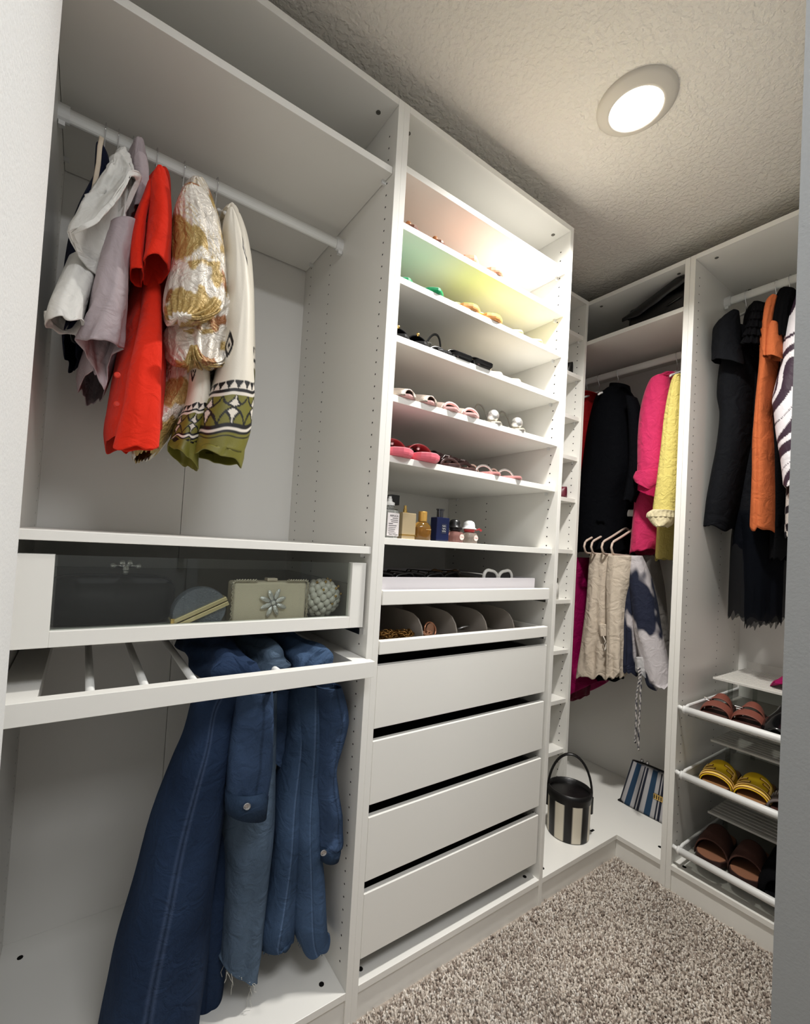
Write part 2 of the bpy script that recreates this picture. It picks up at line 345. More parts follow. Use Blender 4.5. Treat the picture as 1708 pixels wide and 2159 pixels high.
# --- wardrobe B (drawers and shoe shelves)
Bw=thing('wardrobe','tall white wardrobe in the middle with shoe shelves, trays and four drawers','wardrobe',(.375,.29,0))
for x in (0,.75-T): board('side_panel',(x,0,0),(x+T,.58,H),WH,Bw)
board('top_panel',(T,0,H-T),(.732,.575,H),WH,Bw); board('bottom_panel',(T,0,FZ-T),(.732,.575,FZ),WH,Bw); board('plinth',(T,.006,0),(.732,.024,FZ-T),WH,Bw)
board('back_panel',(T,.561,FZ),(.3744,.567,H-T),WHB,Bw); board('back_panel',(.3756,.561,FZ),(.732,.567,H-T),WHB,Bw)
SH=[2.212,2.058,1.911,1.754,1.595,1.435,1.218]
for z in SH: board('shelf',(T+.001,.012,z-T),(.731,.555,z),WH,Bw)
pins(Bw,[(.732,.045,z-T,-.011,0) for z in SH]+[(.732,.5,z-T,-.011,0) for z in SH])
holes('peg_holes',Bw,face_x=.732,cols=(.037,.33,.51),sgn=-1)
screws(Bw,((.05,.05,H-T),(.70,.05,H-T))); screws(Bw,((.045,.035,FZ),(.70,.035,FZ)),(0,0,1),m=DARK)
for z0,z1 in ((.725,.886),(.532,.693),(.339,.500),(.147,.308)):
    bx=MB(); bx.box((.034,.030,z0+.02),(.046,.5,z1-.018)); bx.box((.704,.030,z0+.02),(.716,.5,z1-.018)); bx.box((.034,.03,z0+.012),(.716,.5,z0+.02)); bx.box((.034,.49,z0+.02),(.716,.5,z1-.018))
    d=mk('drawer',bx,mat('dark_drawer_box',(70,68,65),.6),Bw); board('drawer_front',(.024,.008,z0),(.722,.026,z1),WH,d,bevel=.0012)
for z0,z1 in ((1.043,1.081),(.916,.951)):
    bx=MB(); bx.box((.028,.020,z0),(.045,.5,z1-.004)); bx.box((.700,.02,z0),(.717,.5,z1-.004)); bx.box((.028,.49,z0),(.717,.5,z1)); bx.box((.028,.02,z0),(.717,.5,z0+.008))
    d=mk('pull_out_tray',bx,WH,Bw,bevel=.0008); board('tray_front',(.022,.001,z0),(.713,.02,z1),WH,d,bevel=.002)
    for x in (.0185,.7195): mk('tray_runner',MB().box((x,.02,z0-.012),(x+.012,.5,z0-.001)),STEEL,d)
# --- ladder shelf unit in the corner (35 cm deep)
LD=thing('corner_shelf_unit','narrow white ladder shelf unit standing in the corner beside the middle wardrobe','shelf unit',(.99,.41,0))
for x in (.752,1.204): board('side_panel',(x,.232,FZ),(x+T,.58,H),WH,LD)
board('top_panel',(.77,.232,H-T),(1.204,.575,H),WH,LD); board('back_panel',(.77,.561,FZ),(1.204,.567,H-T),WHB,LD)
LZ=[2.196,2.012,1.822,1.640,1.452,1.222,1.000,.778,.560,.340]
for z in LZ: board('shelf',(.771,.240,z-T),(1.203,.555,z),WH,LD)
pins(LD,[(1.204,.262,z-T,-.011,0) for z in LZ])
holes('peg_holes',LD,face_x=1.204,cols=(.266,.51),sgn=-1)
# --- corner wardrobe D with L floor
XB=1.715
D=thing('corner_wardrobe','white corner wardrobe with two rails and an L-shaped raised floor','wardrobe',(1.47,.2,0))
board('side_panel',(XR,YR,0),(XB+.02,YR+T,H),WH,D); board('side_panel',(XR,.562,FZ),(XB+.02,.58,H),WH,D)
board('top_panel',(XR,YR+T,H-T),(XB,.562,H),WH,D); board('shelf',(XR+.006,YR+T+.001,2.160),(XB-.002,.561,2.178),WH,D)
mb=MB(); mb.prism([(.75,0),(XR,0),(XR,YR+T),(XB,YR+T),(XB,.562),(XR,.562),(XR,.58),(.75,.58)],FZ-T,FZ); mk('bottom_panel',mb,WH,D,bevel=.0008)
board('plinth',(.75,.006,0),(XR+.018,.024,FZ-T),WH,D); board('plinth',(XR+.006,YR+T,0),(XR+.024,.006,FZ-T),WH,D)
board('back_panel',(XB,YR+T,FZ),(XB+.008,.562,H-T),WHB,D)
rail(D,(1.5,YR+T,2.105),(1.5,.562,2.105),1)
rail(D,(1.5,YR+T,1.412),(1.5,.562,1.412),1)
screws(D,((1.27,YR+.06,H-T),(1.27,.2,H-T))); screws(D,((1.30,YR+.055,FZ),(.79,.03,FZ)),(0,0,1),m=DARK)
mk('cover_strip',MB().box((1.145,.06,FZ),(1.165,.068,FZ+.002)),DARK,D)
# --- wardrobe C (right)
Cw=thing('wardrobe','white wardrobe at right with dresses above three pull-out shoe trays','wardrobe',(1.52,-.46,0))
YL,YRR=-.199,-.70
for y in (YL,YRR): board('side_panel',(XR,y-(0 if y==YL else 0),0),(1.80,y+T-.0005,H) if y==YL else (1.80,y+T,H),WH,Cw)
board('top_panel',(XR,YRR+T,H-T),(1.795,YL,H),WH,Cw); board('bottom_panel',(XR,YRR+T,FZ-T+.004),(1.795,YL,FZ+.004),WH,Cw); board('plinth',(XR+.006,YRR+T,0),(XR+.024,YL,FZ-T+.003),WH,Cw)
board('back_panel',(1.79,YRR+T,FZ),(1.797,YL,H-T),WHB,Cw)
holes('peg_holes',Cw,face_y=YL,cols=(XR+.037,XR+.33,XR+.51),sgn=-1)
screws(Cw,((1.27,YL-.05,H-T),(1.6,YL-.05,H-T))); screws(Cw,((1.255,YL-.03,FZ+.004),),(0,0,1),m=DARK)
rail(Cw,(1.5,YL,2.272),(1.5,YRR+T,2.272),1)
CLR=glass('clear_plastic',(232,234,232),refl=1.0,rough=.15,tint=.97)
def frosted():
    m=glass('frosted_plastic',(226,228,224),refl=.8,rough=.25,tint=.95); nt=m.node_tree; x=[n for n in nt.nodes if n.type=='MIX_SHADER'][0]; o=[n for n in nt.nodes if n.type=='OUTPUT_MATERIAL'][0]
    d=nt.nodes.new('ShaderNodeBsdfDiffuse'); d.inputs[0].default_value=(*lin((178,176,168)),1); y=nt.nodes.new('ShaderNodeMixShader'); y.inputs[0].default_value=.45; nt.links.new(x.outputs[0],y.inputs[1]); nt.links.new(d.outputs[0],y.inputs[2]); nt.links.new(y.outputs[0],o.inputs[0]); return m
FRO=frosted()
MILK=mat('milky_plastic',(206,204,198),.4)
for zt in (.663,.428,.160):
    mb=MB(); mb.tube([(1.226,-.222,zt),(1.226,YRR+T+.012,zt)],.0125,14); tr=mk('shoe_tray',mb,WPL,Cw,smooth=True)
    mb=MB(); mb.tube([(1.226,-.2005,zt+.004),(1.226,-.222,zt)],.008,10); mb.tube([(1.226,-.217,zt),(1.226,-.226,zt)],.0145,12); mk('end_cap',mb,WPL,tr,smooth=True)
    for y in (-.222,YRR+T+.012):
        mb=MB(); mb.tube([(1.228,y,zt+.006),(1.25,y,zt+.012),(1.72,y,zt+.012)],.005,8); mb.box((1.24,y-.004,zt-.02),(1.72,y+.004,zt+.008)); mk('side_rail',mb,WPL,tr)
    mk('tray_base',MB().box((1.236,YRR+T+.018,zt-.0215),(1.72,-.228,zt-.018)),FRO,tr)
    mb=MB(); mb.box((1.715,YRR+T+.018,zt-.02),(1.72,-.228,zt+.03)); mk('tray_back',mb,CLR,tr)
    zi=zt+.104
    ri=MB(); ri.box((1.40,-.60,zi-.005),(1.72,-.246,zi))
    for i in range(12): ri.box((1.402+i*.026,-.598,zi),(1.414+i*.026,-.25,zi+.003))
    ri.box((1.395,-.60,zi-.006),(1.402,-.245,zi+.002)); it=mk('shoe_insert',ri,MILK if zt>.6 else mat('grey_plastic',(212,210,204),.4),tr,bevel=.0006)
    for x in (1.43,1.69):
        for y in (-.29,-.56): mk('insert_leg',MB().box((x-.006,y-.006,zt-.018),(x+.006,y+.006,zi-.005)),CLR,tr)
    bk=MB(); bk.box((1.72,-.60,zi-.02),(1.724,-.25,zi+.03)); mk('insert_back',bk,MILK,tr)
    for y in (-.24,-.33,-.42): mk('tray_grip',MB().box((1.238,y-.008,zt-.018),(1.258,y+.008,zt-.006)),WPL,tr)
# ---------------------------------------------------------------- hangers
WOOD=mat('hanger_plastic',(206,186,172),.45)
def hanger(label,x,y,z,axis,span=.19,m=None,bar=False,wire=.0012,drop=.075,group=None,cat='hanger'):
    """rail centre (x,y,z); hanger plane runs along axis ('x' or 'y')"""
    h=thing('coat_hanger',label,cat,(x,y,z-drop),0,group)
    d=Vector((1,0,0)) if axis=='x' else Vector((0,1,0)); P=Vector((x,y,z)); R=.0205
    pts=[P+d*R*math.cos(a)+Vector((0,0,R*math.sin(a))) for a in np.linspace(-.35,math.pi+.25,14)]
    pts=[p for p in pts]; pts+= [P+Vector((0,0,-.034))-d*.004,P+Vector((0,0,-drop))]
    mk('hook',MB().tube(pts,wire,6),CHROME,h,smooth=True)
    mb=MB(); z0=-drop
    arm=[(-1,-.075),(-.93,-.066),(-.6,-.042),(-.25,-.014),(-.08,.0),(0,.003),(.08,.0),(.25,-.014),(.6,-.042),(.93,-.066),(1,-.075)]
    mb.tube([P+d*span*a+Vector((0,0,z0+b)) for a,b in arm],[.004]+[.0055]*9+[.004],8)
    mk('shoulder_bar',mb,m or WPL,h,smooth=True)
    if bar:
        mb=MB(); mb.tube([P+d*span*a+Vector((0,0,z0+b)) for a,b in ((-1,-.075),(-1.04,-.095),(-.98,-.118),(-.9,-.125),(0,-.127),(.9,-.125),(.98,-.118),(1.04,-.095),(1,-.075))],.0048,8); mk('trouser_bar',mb,m or WPL,h,smooth=True)
    return h
HA=[-.643,-.617,-.587,-.536,-.474,-.394]
for x,l in zip(HA,('hanger hook leftmost on the left rail, carrying the navy top','hanger under the white draped shirt on the left rail','hanger under the mauve shirt on the left rail','hanger under the red jacket on the left rail','hanger under the gold brocade blouse on the left rail','hanger rightmost on the left rail under the printed blouse')):
    hanger(l,x,.28,2.115,'y',span=.13,group='hangers on the left rail')
# ---------------------------------------------------------------- garments on the left rail
def fab(name,col=(200,200,200),rough=.8,**k): return mat(name,col,rough,bump=k.pop('bump',.25),bscale=k.pop('bscale',700),wrinkle=k.pop('wrinkle',.35),wscale=k.pop('wscale',22),spec=k.pop('spec',.2),**k)
g=thing('navy_top','dark navy top with a cream strap hanging leftmost on the left rail','top',(-.66,.25,1.7))
cloth('body',g,fab('navy_cloth',(16,22,44)),bandy([(-.655,1.975,-.645,1.975)]+[(-0.655,1.954,-0.634,1.965),(-0.66,1.922,-0.627,1.938),(-0.69,1.832,-0.633,1.857),(-0.699,1.72,-0.635,1.743),(-0.693,1.635,-0.634,1.654),(-0.687,1.59,-0.665,1.597)],.12,[.02,.08,.15,.17,.17,.17,.16]),seed=3,amp=.006)
mk('strap',MB().tube([(-0.646,0.1,1.972),(-0.648,0.1,1.951),(-0.648,0.1,1.917),(-0.65,0.1,1.89),(-0.652,0.1,1.864)],.0042,8,sq=.35),fab('cream_strap',(206,192,172)),g,smooth=True,label='cream strap')
WS=fab('white_satin',(218,217,212),.42,bump=.12)
g=thing('white_shirt','white satin shirt with draped open sleeve hanging second from left','shirt',(-.6,.25,1.6))
cloth('body',g,WS,bandy([(-.625,1.975,-.612,1.975)]+[(-0.628,2.028,-0.59,2.047),(-0.648,1.959,-0.587,1.987),(-0.66,1.858,-0.592,1.886),(-0.676,1.735,-0.59,1.766),(-0.681,1.664,-0.6,1.69)],.19,[.03,.1,.15,.17,.17,.17]),seed=5,amp=.007)
O=(80,280); 
cloth('draped_sleeve',g,WS,[polyring([(-0.611,0.1,1.959),(-0.608,0.1,1.953),(-0.604,0.1,1.951),(-0.6,0.1,1.952),(-0.596,0.1,1.958),(-0.601,0.1,1.965),(-0.605,0.1,1.973),(-0.608,0.1,1.971)]),
 polyring([(-0.632,0.09,1.914),(-0.628,0.09,1.902),(-0.621,0.09,1.895),(-0.608,0.09,1.903),(-0.594,0.09,1.92),(-0.59,0.09,1.931),(-0.594,0.09,1.94),(-0.613,0.09,1.948)]),
 polyring([(-0.661,0.08,1.834),(-0.648,0.08,1.796),(-0.625,0.08,1.775),(-0.609,0.08,1.771),(-0.599,0.08,1.824),(-0.583,0.08,1.906),(-0.597,0.08,1.914),(-0.626,0.08,1.865)]),
 polyring([(-0.68,0.05,1.736),(-0.668,0.08,1.713),(-0.652,0.1,1.706),(-0.625,0.12,1.7),(-0.602,0.12,1.712),(-0.601,0.11,1.741),(-0.617,0.1,1.778),(-0.609,0.09,1.814),(-0.591,0.08,1.847),(-0.575,0.06,1.902),(-0.585,0.05,1.9),(-0.599,0.04,1.888),(-0.606,0.03,1.853),(-0.621,0.03,1.814),(-0.636,0.03,1.789),(-0.647,0.03,1.766),(-0.664,0.03,1.747)])],rows=40,amp=.004,seed=2,grow=.3,tfold=.4)
cloth('hem_band',g,WS,[polyring([(-0.68,0.05,1.736),(-0.668,0.08,1.713),(-0.652,0.097,1.704),(-0.625,0.117,1.699),(-0.602,0.117,1.71),(-0.601,0.11,1.741),(-0.617,0.097,1.777),(-0.609,0.09,1.814),(-0.591,0.08,1.847),(-0.575,0.06,1.902),(-0.585,0.05,1.9),(-0.599,0.04,1.888),(-0.606,0.03,1.853),(-0.621,0.03,1.814),(-0.636,0.03,1.789),(-0.647,0.03,1.766),(-0.664,0.03,1.747)],96),
 polyring([(-0.674,0.05,1.735),(-0.66,0.08,1.722),(-0.643,0.1,1.723),(-0.625,0.117,1.726),(-0.61,0.115,1.738),(-0.608,0.11,1.743),(-0.621,0.1,1.776),(-0.616,0.09,1.816),(-0.6,0.08,1.845),(-0.585,0.06,1.89),(-0.59,0.05,1.889),(-0.596,0.04,1.879),(-0.601,0.03,1.85),(-0.615,0.03,1.813),(-0.629,0.03,1.785),(-0.641,0.03,1.762),(-0.656,0.03,1.744)],96)],rows=8,amp=.001,cap=False,solid=.003)
cloth('hanging_sleeve',g,WS,bandy([(-0.634,1.979,-0.604,1.996),(-0.659,1.892,-0.605,1.919),(-0.673,1.812,-0.613,1.839),(-0.686,1.739,-0.633,1.76),(-0.698,1.664,-0.642,1.685),(-0.707,1.607,-0.651,1.626),(-0.708,1.572,-0.654,1.59)],[.15,.15,.14,.12,.08,.055,.045],[.03,.035,.04,.045,.045,.045,.045])+[polyring([(-0.654,0.1,1.587),(-0.66,0.135,1.575),(-0.686,0.135,1.585),(-0.703,0.12,1.591),(-0.709,0.09,1.592),(-0.688,0.05,1.591),(-0.656,0.05,1.592)])],rows=50,amp=.004,seed=8,ks=(2,3,5))
MV=fab('mauve_crepe',(178,166,170),.75)
g=thing('mauve_shirt','mauve grey shirt with short cap sleeve hanging beside the white satin shirt','shirt',(-.58,.25,1.6))
cloth('body',g,MV,bandy([(-.59,1.975,-.578,1.975)]+[(-0.596,2.04,-0.566,2.056),(-0.607,1.978,-0.552,2.004),(-0.622,1.849,-0.559,1.875),(-0.634,1.729,-0.571,1.751),(-0.646,1.623,-0.579,1.643),(-0.658,1.55,-0.594,1.567),(-0.652,1.513,-0.605,1.525)],.15,[.03,.1,.15,.16,.16,.16,.15,.14]),seed=6,amp=.008)
cloth('cap_sleeve',g,MV,bandy([(-0.587,1.968,-0.575,1.975),(-0.592,1.954,-0.564,1.969),(-0.59,1.913,-0.557,1.929)],.09,[.015,.03,.04])+[polyring([(-0.551,0.13,1.884),(-0.551,0.16,1.88),(-0.567,0.17,1.869),(-0.586,0.17,1.849),(-0.586,0.13,1.865),(-0.579,0.1,1.867),(-0.565,0.1,1.878)])],rows=30,amp=.002,seed=4)
cloth('long_sleeve',g,MV,bandy([(-0.624,1.799,-0.572,1.822),(-0.636,1.712,-0.583,1.733),(-0.645,1.634,-0.582,1.656)],.06,[.04,.05,.055])+[polyring([(-0.585,0.12,1.571),(-0.599,0.14,1.562),(-0.605,0.15,1.536),(-0.608,0.15,1.484),(-0.624,0.15,1.516),(-0.642,0.14,1.541),(-0.659,0.11,1.563),(-0.639,0.07,1.559),(-0.616,0.07,1.564),(-0.596,0.08,1.563)])],rows=36,amp=.004,seed=9)
RD=fab('red_wool',(222,44,22),.85,bump=.35,bscale=900,sheen=.05)
g=thing('red_jacket','bright red jacket with two open short sleeves, third of the clothes from left','jacket',(-.53,.25,1.5))
cloth('body',g,RD,bandy([(-.545,1.975,-.53,1.975)]+[(-0.557,2.012,-0.51,2.035),(-0.57,1.948,-0.499,1.98),(-0.575,1.849,-0.492,1.883),(-0.579,1.753,-0.497,1.782),(-0.586,1.646,-0.495,1.673),(-0.594,1.544,-0.493,1.57),(-0.6,1.463,-0.491,1.486),(-0.603,1.423,-0.492,1.444),(-0.598,1.39,-0.491,1.409)],[.18,.18,.18,.18,.17,.13,.09,.07,.06,.06],[.03,.08,.12,.14,.15,.16,.17,.18,.18,.18]),seed=12,amp=.010,ks=(3,4,6))
cloth('front_panel',g,RD,bandy([(-0.551,1.78,-0.519,1.792),(-0.554,1.676,-0.516,1.689),(-0.563,1.584,-0.516,1.598),(-0.573,1.507,-0.515,1.522),(-0.578,1.437,-0.513,1.451),(-0.585,1.385,-0.511,1.398),(-0.589,1.356,-0.511,1.369)],[.15,.11,.06,.04,.03,.03,.03],.03),rows=40,seed=14,amp=.004,ks=(2,3))
cloth('sleeve',g,RD,bandy([(-0.552,1.925,-0.542,1.93),(-0.558,1.904,-0.53,1.918),(-0.558,1.863,-0.518,1.882),(-0.56,1.802,-0.512,1.823)],.04,[.012,.03,.045,.05])+[polyring([(-0.509,0.09,1.751),(-0.52,0.13,1.741),(-0.538,0.14,1.728),(-0.552,0.13,1.726),(-0.559,0.1,1.733),(-0.562,0.06,1.737),(-0.555,0.04,1.738),(-0.538,0.04,1.745),(-0.517,0.06,1.75)])],rows=40,amp=.003,seed=15,ks=(2,3),grow=.4)
cloth('sleeve',g,RD,bandy([(-0.563,1.904,-0.55,1.911),(-0.57,1.877,-0.551,1.886),(-0.58,1.836,-0.56,1.845),(-0.586,1.786,-0.561,1.797)],.06,[.012,.03,.035,.04])+[polyring([(-0.558,0.1,1.719),(-0.557,0.13,1.715),(-0.569,0.13,1.717),(-0.577,0.12,1.72),(-0.581,0.1,1.722),(-0.581,0.07,1.718),(-0.572,0.06,1.721),(-0.563,0.06,1.723)])],rows=40,amp=.002,seed=16,ks=(2,3),grow=.4)
for i,p in enumerate([(-0.591,0.055,1.497),(-0.588,0.055,1.441)]):
    mb=MB(); mb.lathe([(.006,0),(.006,.002),(.004,.003)],p,14,R=Vector((0,0,1)).rotation_difference(Vector((0,-1,0))).to_matrix()); mk('button',mb,fab('red_button',(198,52,36),.4),g)
# gold brocade blouse
def gold_col(u,v,p):
    a=smooth_noise(p*np.array([1,.6,.8]),46,5,3); b=smooth_noise(p,90,9,2); c=smooth_noise(p,52,23,2)
    out=np.tile(lin((226,219,208)),(len(p),1)); 
    w=np.clip((a-.05-.35*(v<.45))/.06,0,1)[:,None]; out=out*(1-w)+w*np.array(lin((178,150,92)))
    w=np.clip((c-.42)/.06,0,1)[:,None]; out=out*(1-w)+w*np.array(lin((150,98,60)))
    w=((np.sin(p[:,0]*500+p[:,2]*700+6*b)>.6)&(a>.05)&(a<.5))[:,None]*.6; out=out*(1-w)+w*np.array(lin((206,182,128)))
    return out
GB=mat('gold_brocade',attr=True,rough=.42,metal=.2,bump=.5,bscale=150,wrinkle=.6,wscale=40)
g=thing('gold_blouse','white and gold metallic brocade blouse with gathered puff sleeves','blouse',(-.47,.25,1.5))
kw=dict(col=gold_col,amp=.005,ks=(3,5,9,14))
cloth('body',g,GB,[r for r in bandy([(-.48,1.975,-.468,1.975)]+[(-0.492,1.984,-0.437,2.011),(-0.491,1.901,-0.389,1.945),(-0.503,1.763,-0.375,1.808),(-0.505,1.643,-0.402,1.673),(-0.509,1.571,-0.403,1.598),(-0.512,1.518,-0.408,1.541),(-0.526,1.472,-0.434,1.491),(-0.54,1.438,-0.455,1.455),(-0.548,1.394,-0.479,1.406),(-0.539,1.369,-0.507,1.374)],.12,[.03,.1,.14,.16,.16,.16,.16,.15,.14,.12,.10],n=140)],rows=130,seed=21,**kw)
cloth('puff_sleeve',g,GB,bandy([(-0.497,1.911,-0.483,1.918),(-0.501,1.904,-0.474,1.918),(-0.511,1.88,-0.444,1.911),(-0.511,1.837,-0.42,1.877),(-0.507,1.779,-0.403,1.822),(-0.515,1.717,-0.393,1.762),(-0.515,1.676,-0.395,1.717)],.03,[.012,.02,.05,.065,.07,.075,.07],n=140)+bandy([(-0.511,1.645,-0.416,1.677),(-0.508,1.625,-0.459,1.641),(-0.502,1.624,-0.485,1.63),(-0.5,1.628,-0.493,1.63)],[.022,.012,.006,.004],[.05,.025,.01,.004],n=140),rows=120,seed=22,gather=(.55,21,.0035),col=gold_col,amp=.006,ks=(4,7,13,22),grow=.75,tfold=.3)
cloth('puff_sleeve',g,GB,bandy([(-0.404,1.822,-0.387,1.829),(-0.403,1.765,-0.357,1.782),(-0.428,1.709,-0.345,1.737),(-0.498,1.655,-0.344,1.704),(-0.507,1.622,-0.346,1.671),(-0.499,1.592,-0.362,1.632)],.07,[.02,.05,.07,.075,.075,.065],n=140)+bandy([(-0.482,1.559,-0.39,1.584),(-0.474,1.551,-0.428,1.564),(-0.471,1.567,-0.451,1.573),(-0.47,1.579,-0.459,1.582)],[.05,.03,.022,.018],[.04,.02,.01,.004],n=140),rows=120,seed=23,gather=(.5,21,.0035),col=gold_col,amp=.006,ks=(4,7,13,22),grow=.75,tfold=.3)
# printed blouse
def print_col(u,v,p):
    n=len(p); o=np.tile(lin((226,219,204)),(n,1)); bl=np.array(lin((18,18,22))); ol=np.array(lin((112,108,42))); wh=np.array(lin((222,214,202)))
    w=u*12+.0*v
    fr=lambda k,ph=0:np.abs(((u*k+ph)%1)-.5)*2
    b=(v>.615)&(v<.655); o[b]=np.where((fr(16)[b]<(v[b]-.615)/.04)[:,None],wh,bl)
    b=(v>=.655)&(v<.67); o[b]=bl
    b=(v>=.67)&(v<.69); o[b]=wh
    b=(v>=.69)&(v<.84); o[b]=ol
    q=fr(6); vv=np.abs((v-.765)/.075); star=(q**.6+vv**.6); o[b&(star<1.18)]=bl; o[b&(star<.98)]=wh
    q=fr(6,.5); star=(q**.6+vv**.6); o[b&(star<1.22)]=bl; o[b&(star<1.0)]=ol
    for a,c,cc in ((.84,.853,bl),(.853,.867,wh),(.867,.878,bl),(.878,.888,ol),(.888,.899,bl)): o[(v>=a)&(v<c)]=cc
    o[v>=.899]=ol
    for (cu,cv,su,sv) in ((.84,.2,.045,.045),(.98,.36,.05,.05),(.62,.47,.05,.045)):
        du=np.abs(((u-cu+.5)%1)-.5)/su; dv=np.abs(v-cv)/sv; r=du**1.3+dv; o[(r<1)]=bl; o[(r<.55)]=wh; o[(r<.22)]=bl
    return o
PB=mat('printed_satin',attr=True,rough=.45,bump=.15,bscale=500)
g=thing('printed_blouse','cream satin blouse with black and olive geometric border, rightmost of the left rail','blouse',(-.39,.25,1.5))
cloth('body',g,PB,bandy([(-.398,1.975,-.388,1.975)]+[(-0.395,1.982,-0.364,1.996),(-0.386,1.926,-0.326,1.951),(-0.38,1.815,-0.297,1.844),(-0.381,1.686,-0.282,1.715),(-0.392,1.581,-0.272,1.61),(-0.41,1.502,-0.276,1.529),(-0.418,1.424,-0.286,1.446)],.14,[.02,.08,.13,.16,.16,.16,.16,.15],n=160),rows=150,seed=31,amp=.006,col=print_col)
cloth('long_sleeve',g,PB,bandy([(-0.409,1.914,-0.399,1.918),(-0.412,1.883,-0.38,1.898),(-0.403,1.808,-0.353,1.828),(-0.395,1.726,-0.336,1.747),(-0.392,1.637,-0.328,1.656),(-0.399,1.564,-0.32,1.585),(-0.411,1.51,-0.315,1.532),(-0.424,1.466,-0.316,1.489),(-0.43,1.411,-0.319,1.431)],.05,[.01,.03,.045,.05,.055,.06,.06,.06,.06],n=160)+bandy([(-0.435,1.38,-0.335,1.363)],.05,.05,n=160),rows=170,seed=32,amp=.004,ks=(3,4,6),col=print_col,solid=.002)
cloth('sleeve_end',g,PB,bandy([(-0.453,1.563,-0.413,1.574),(-0.455,1.491,-0.405,1.503),(-0.469,1.446,-0.411,1.458),(-0.478,1.407,-0.419,1.418),(-0.484,1.387,-0.42,1.346)],.09,[.03,.045,.05,.05,.05],n=160),rows=120,seed=33,amp=.004,ks=(3,4,6),col=lambda u,v,p:print_col(u,.45+.55*v,p))
mk('white_button',MB().ball([(-0.386,0.27,2.045)][0],.008),WPL,g,smooth=True)
# ---------------------------------------------------------------- denim on the trouser rack
def denim(base,fade=1.0,seams=(),sc=9,seed=1):
    b=np.array(lin(base)); hi=np.array(lin(tuple(min(255,int(x*1.5+16)) for x in base)))
    def f(u,v,p):
        k=np.clip(.5+.55*smooth_noise(p,sc*2,seed,3),0,1)*fade
        o=b[None]*(1-k[:,None])+hi[None]*k[:,None]
        for s,w in seams:
            d=np.abs(((u-s+.5)%1)-.5); m=(d<w)
            o[m]=o[m]*.7; e=(np.abs(d-w*1.3)<.0022); o[e]=o[e]*1.5+.02
        h=(v>.955)&(v<.963); o[h]=o[h]*.6
        return o
    return f
DN=mat('denim_cloth',attr=True,rough=.9,bump=.5,bscale=900,noise=.12,nscale=700,spec=.15,wrinkle=.4,wscale=26)
def drape(root,x0,x1,y0,y1,zr=.908,drop=.06,col=None,seed=1,amp=.006,name='waist_fold'):
    """cloth folded over a rod: inverted U section swept along y"""
    R=[]
    for j in range(24):
        y=y0+(y1-y0)*j/23; w=.5+.5*math.sin(math.pi*min(1,j/5+.15)/2); xm=(x0+x1)/2; hw=(x1-x0)/2
        ring=[]
        for i in range(40):
            a=-.35+ (math.pi+.7)*i/39
            wob=amp*math.sin(3*a+j*.35+seed)+amp*.6*math.sin(7*a-j*.6+seed*2)
            ring.append((xm+(hw+wob)*math.cos(a),y+.006*math.sin(a*4+seed),zr+(drop*.62+wob)*max(math.sin(a),-.4)*(.75+.25*w)-.01))
        R.append(ring)
    mb=MB(); mb.rings(R,True,True); p=np.array(mb.v); n=len(p)
    c=col(np.full(n,.5),np.full(n,.3),p); mb.c=[tuple(q) for q in c]
    return mk(name,mb,DN,root,smooth=True,recalc=True)
kk=dict(solid=.003)
dk=denim((27,40,62),.5,seams=((.70,.006),),seed=4)
g=thing('wide_leg_jeans','long dark blue wide-leg jeans hanging leftmost on the trouser rack','jeans',(-.3,.15,.1))
drape(g,-.392,-.288,.0,.42,col=dk,seed=1,drop=.085)
cloth('front_leg',g,DN,bandy([(-0.395,0.874,-0.262,0.857),(-0.402,0.83,-0.306,0.815),(-0.412,0.755,-0.311,0.736),(-0.432,0.687,-0.313,0.66),(-0.463,0.571,-0.32,0.529),(-0.484,0.45,-0.327,0.392),(-0.512,0.315,-0.328,0.233),(-0.524,0.202,-0.335,0.106),(-0.533,0.134,-0.335,0.025)],.03,[.05,.06,.07,.08,.09,.10,.11,.12,.12],n=110),rows=130,seed=41,amp=.008,ks=(2,3,5),col=dk,cap=False,**kk)
cloth('back_leg',g,DN,bandy([(-0.308,0.837,-0.231,0.827),(-0.307,0.694,-0.248,0.683),(-0.33,0.556,-0.259,0.538),(-0.34,0.417,-0.268,0.393),(-0.355,0.308,-0.265,0.273),(-0.35,0.174,-0.262,0.135),(-0.347,0.06,-0.272,0.022),(-0.348,0.036,-0.274,-0.002)],.12,[.05,.06,.07,.08,.08,.09,.09,.09],n=90),rows=110,seed=42,amp=.007,ks=(2,3,5),col=dk,cap=False,**kk)
fj=denim((62,76,92),.7,seams=((.93,.008),),seed=7)
g=thing('raw_hem_jeans','faded grey blue jeans with a frayed raw hem hanging second on the rack','jeans',(-.2,.15,.3))
drape(g,-.283,-.206,.03,.42,col=fj,seed=3,drop=.085)
cloth('leg',g,DN,bandy([(-0.299,0.839,-0.205,0.827),(-0.307,0.669,-0.194,0.645),(-0.314,0.542,-0.187,0.506),(-0.299,0.438,-0.191,0.401),(-0.291,0.298,-0.199,0.261),(-0.292,0.225,-0.204,0.186),(-0.295,0.209,-0.211,0.137)],.07,[.05,.06,.06,.065,.065,.06,.055],n=90),rows=110,seed=43,amp=.006,ks=(2,3,4),col=fj,cap=False,**kk)
rg=random.Random(5); fr=MB(); e0,e1=[(-0.294,0.125,0.209),(-0.213,0.125,0.138)]
for i in range(46):
    t=rg.random(); p=Vector(e0).lerp(Vector(e1),t)+Vector((0,rg.uniform(-.058,.05),.006)); l=rg.uniform(.006,.022) if i>7 else rg.uniform(.03,.075); q=[p]
    for k in range(4): q.append(q[-1]+Vector((rg.uniform(-.006,.006),rg.uniform(-.004,.004),-l/4)))
    fr.tube(q,.0006,4)
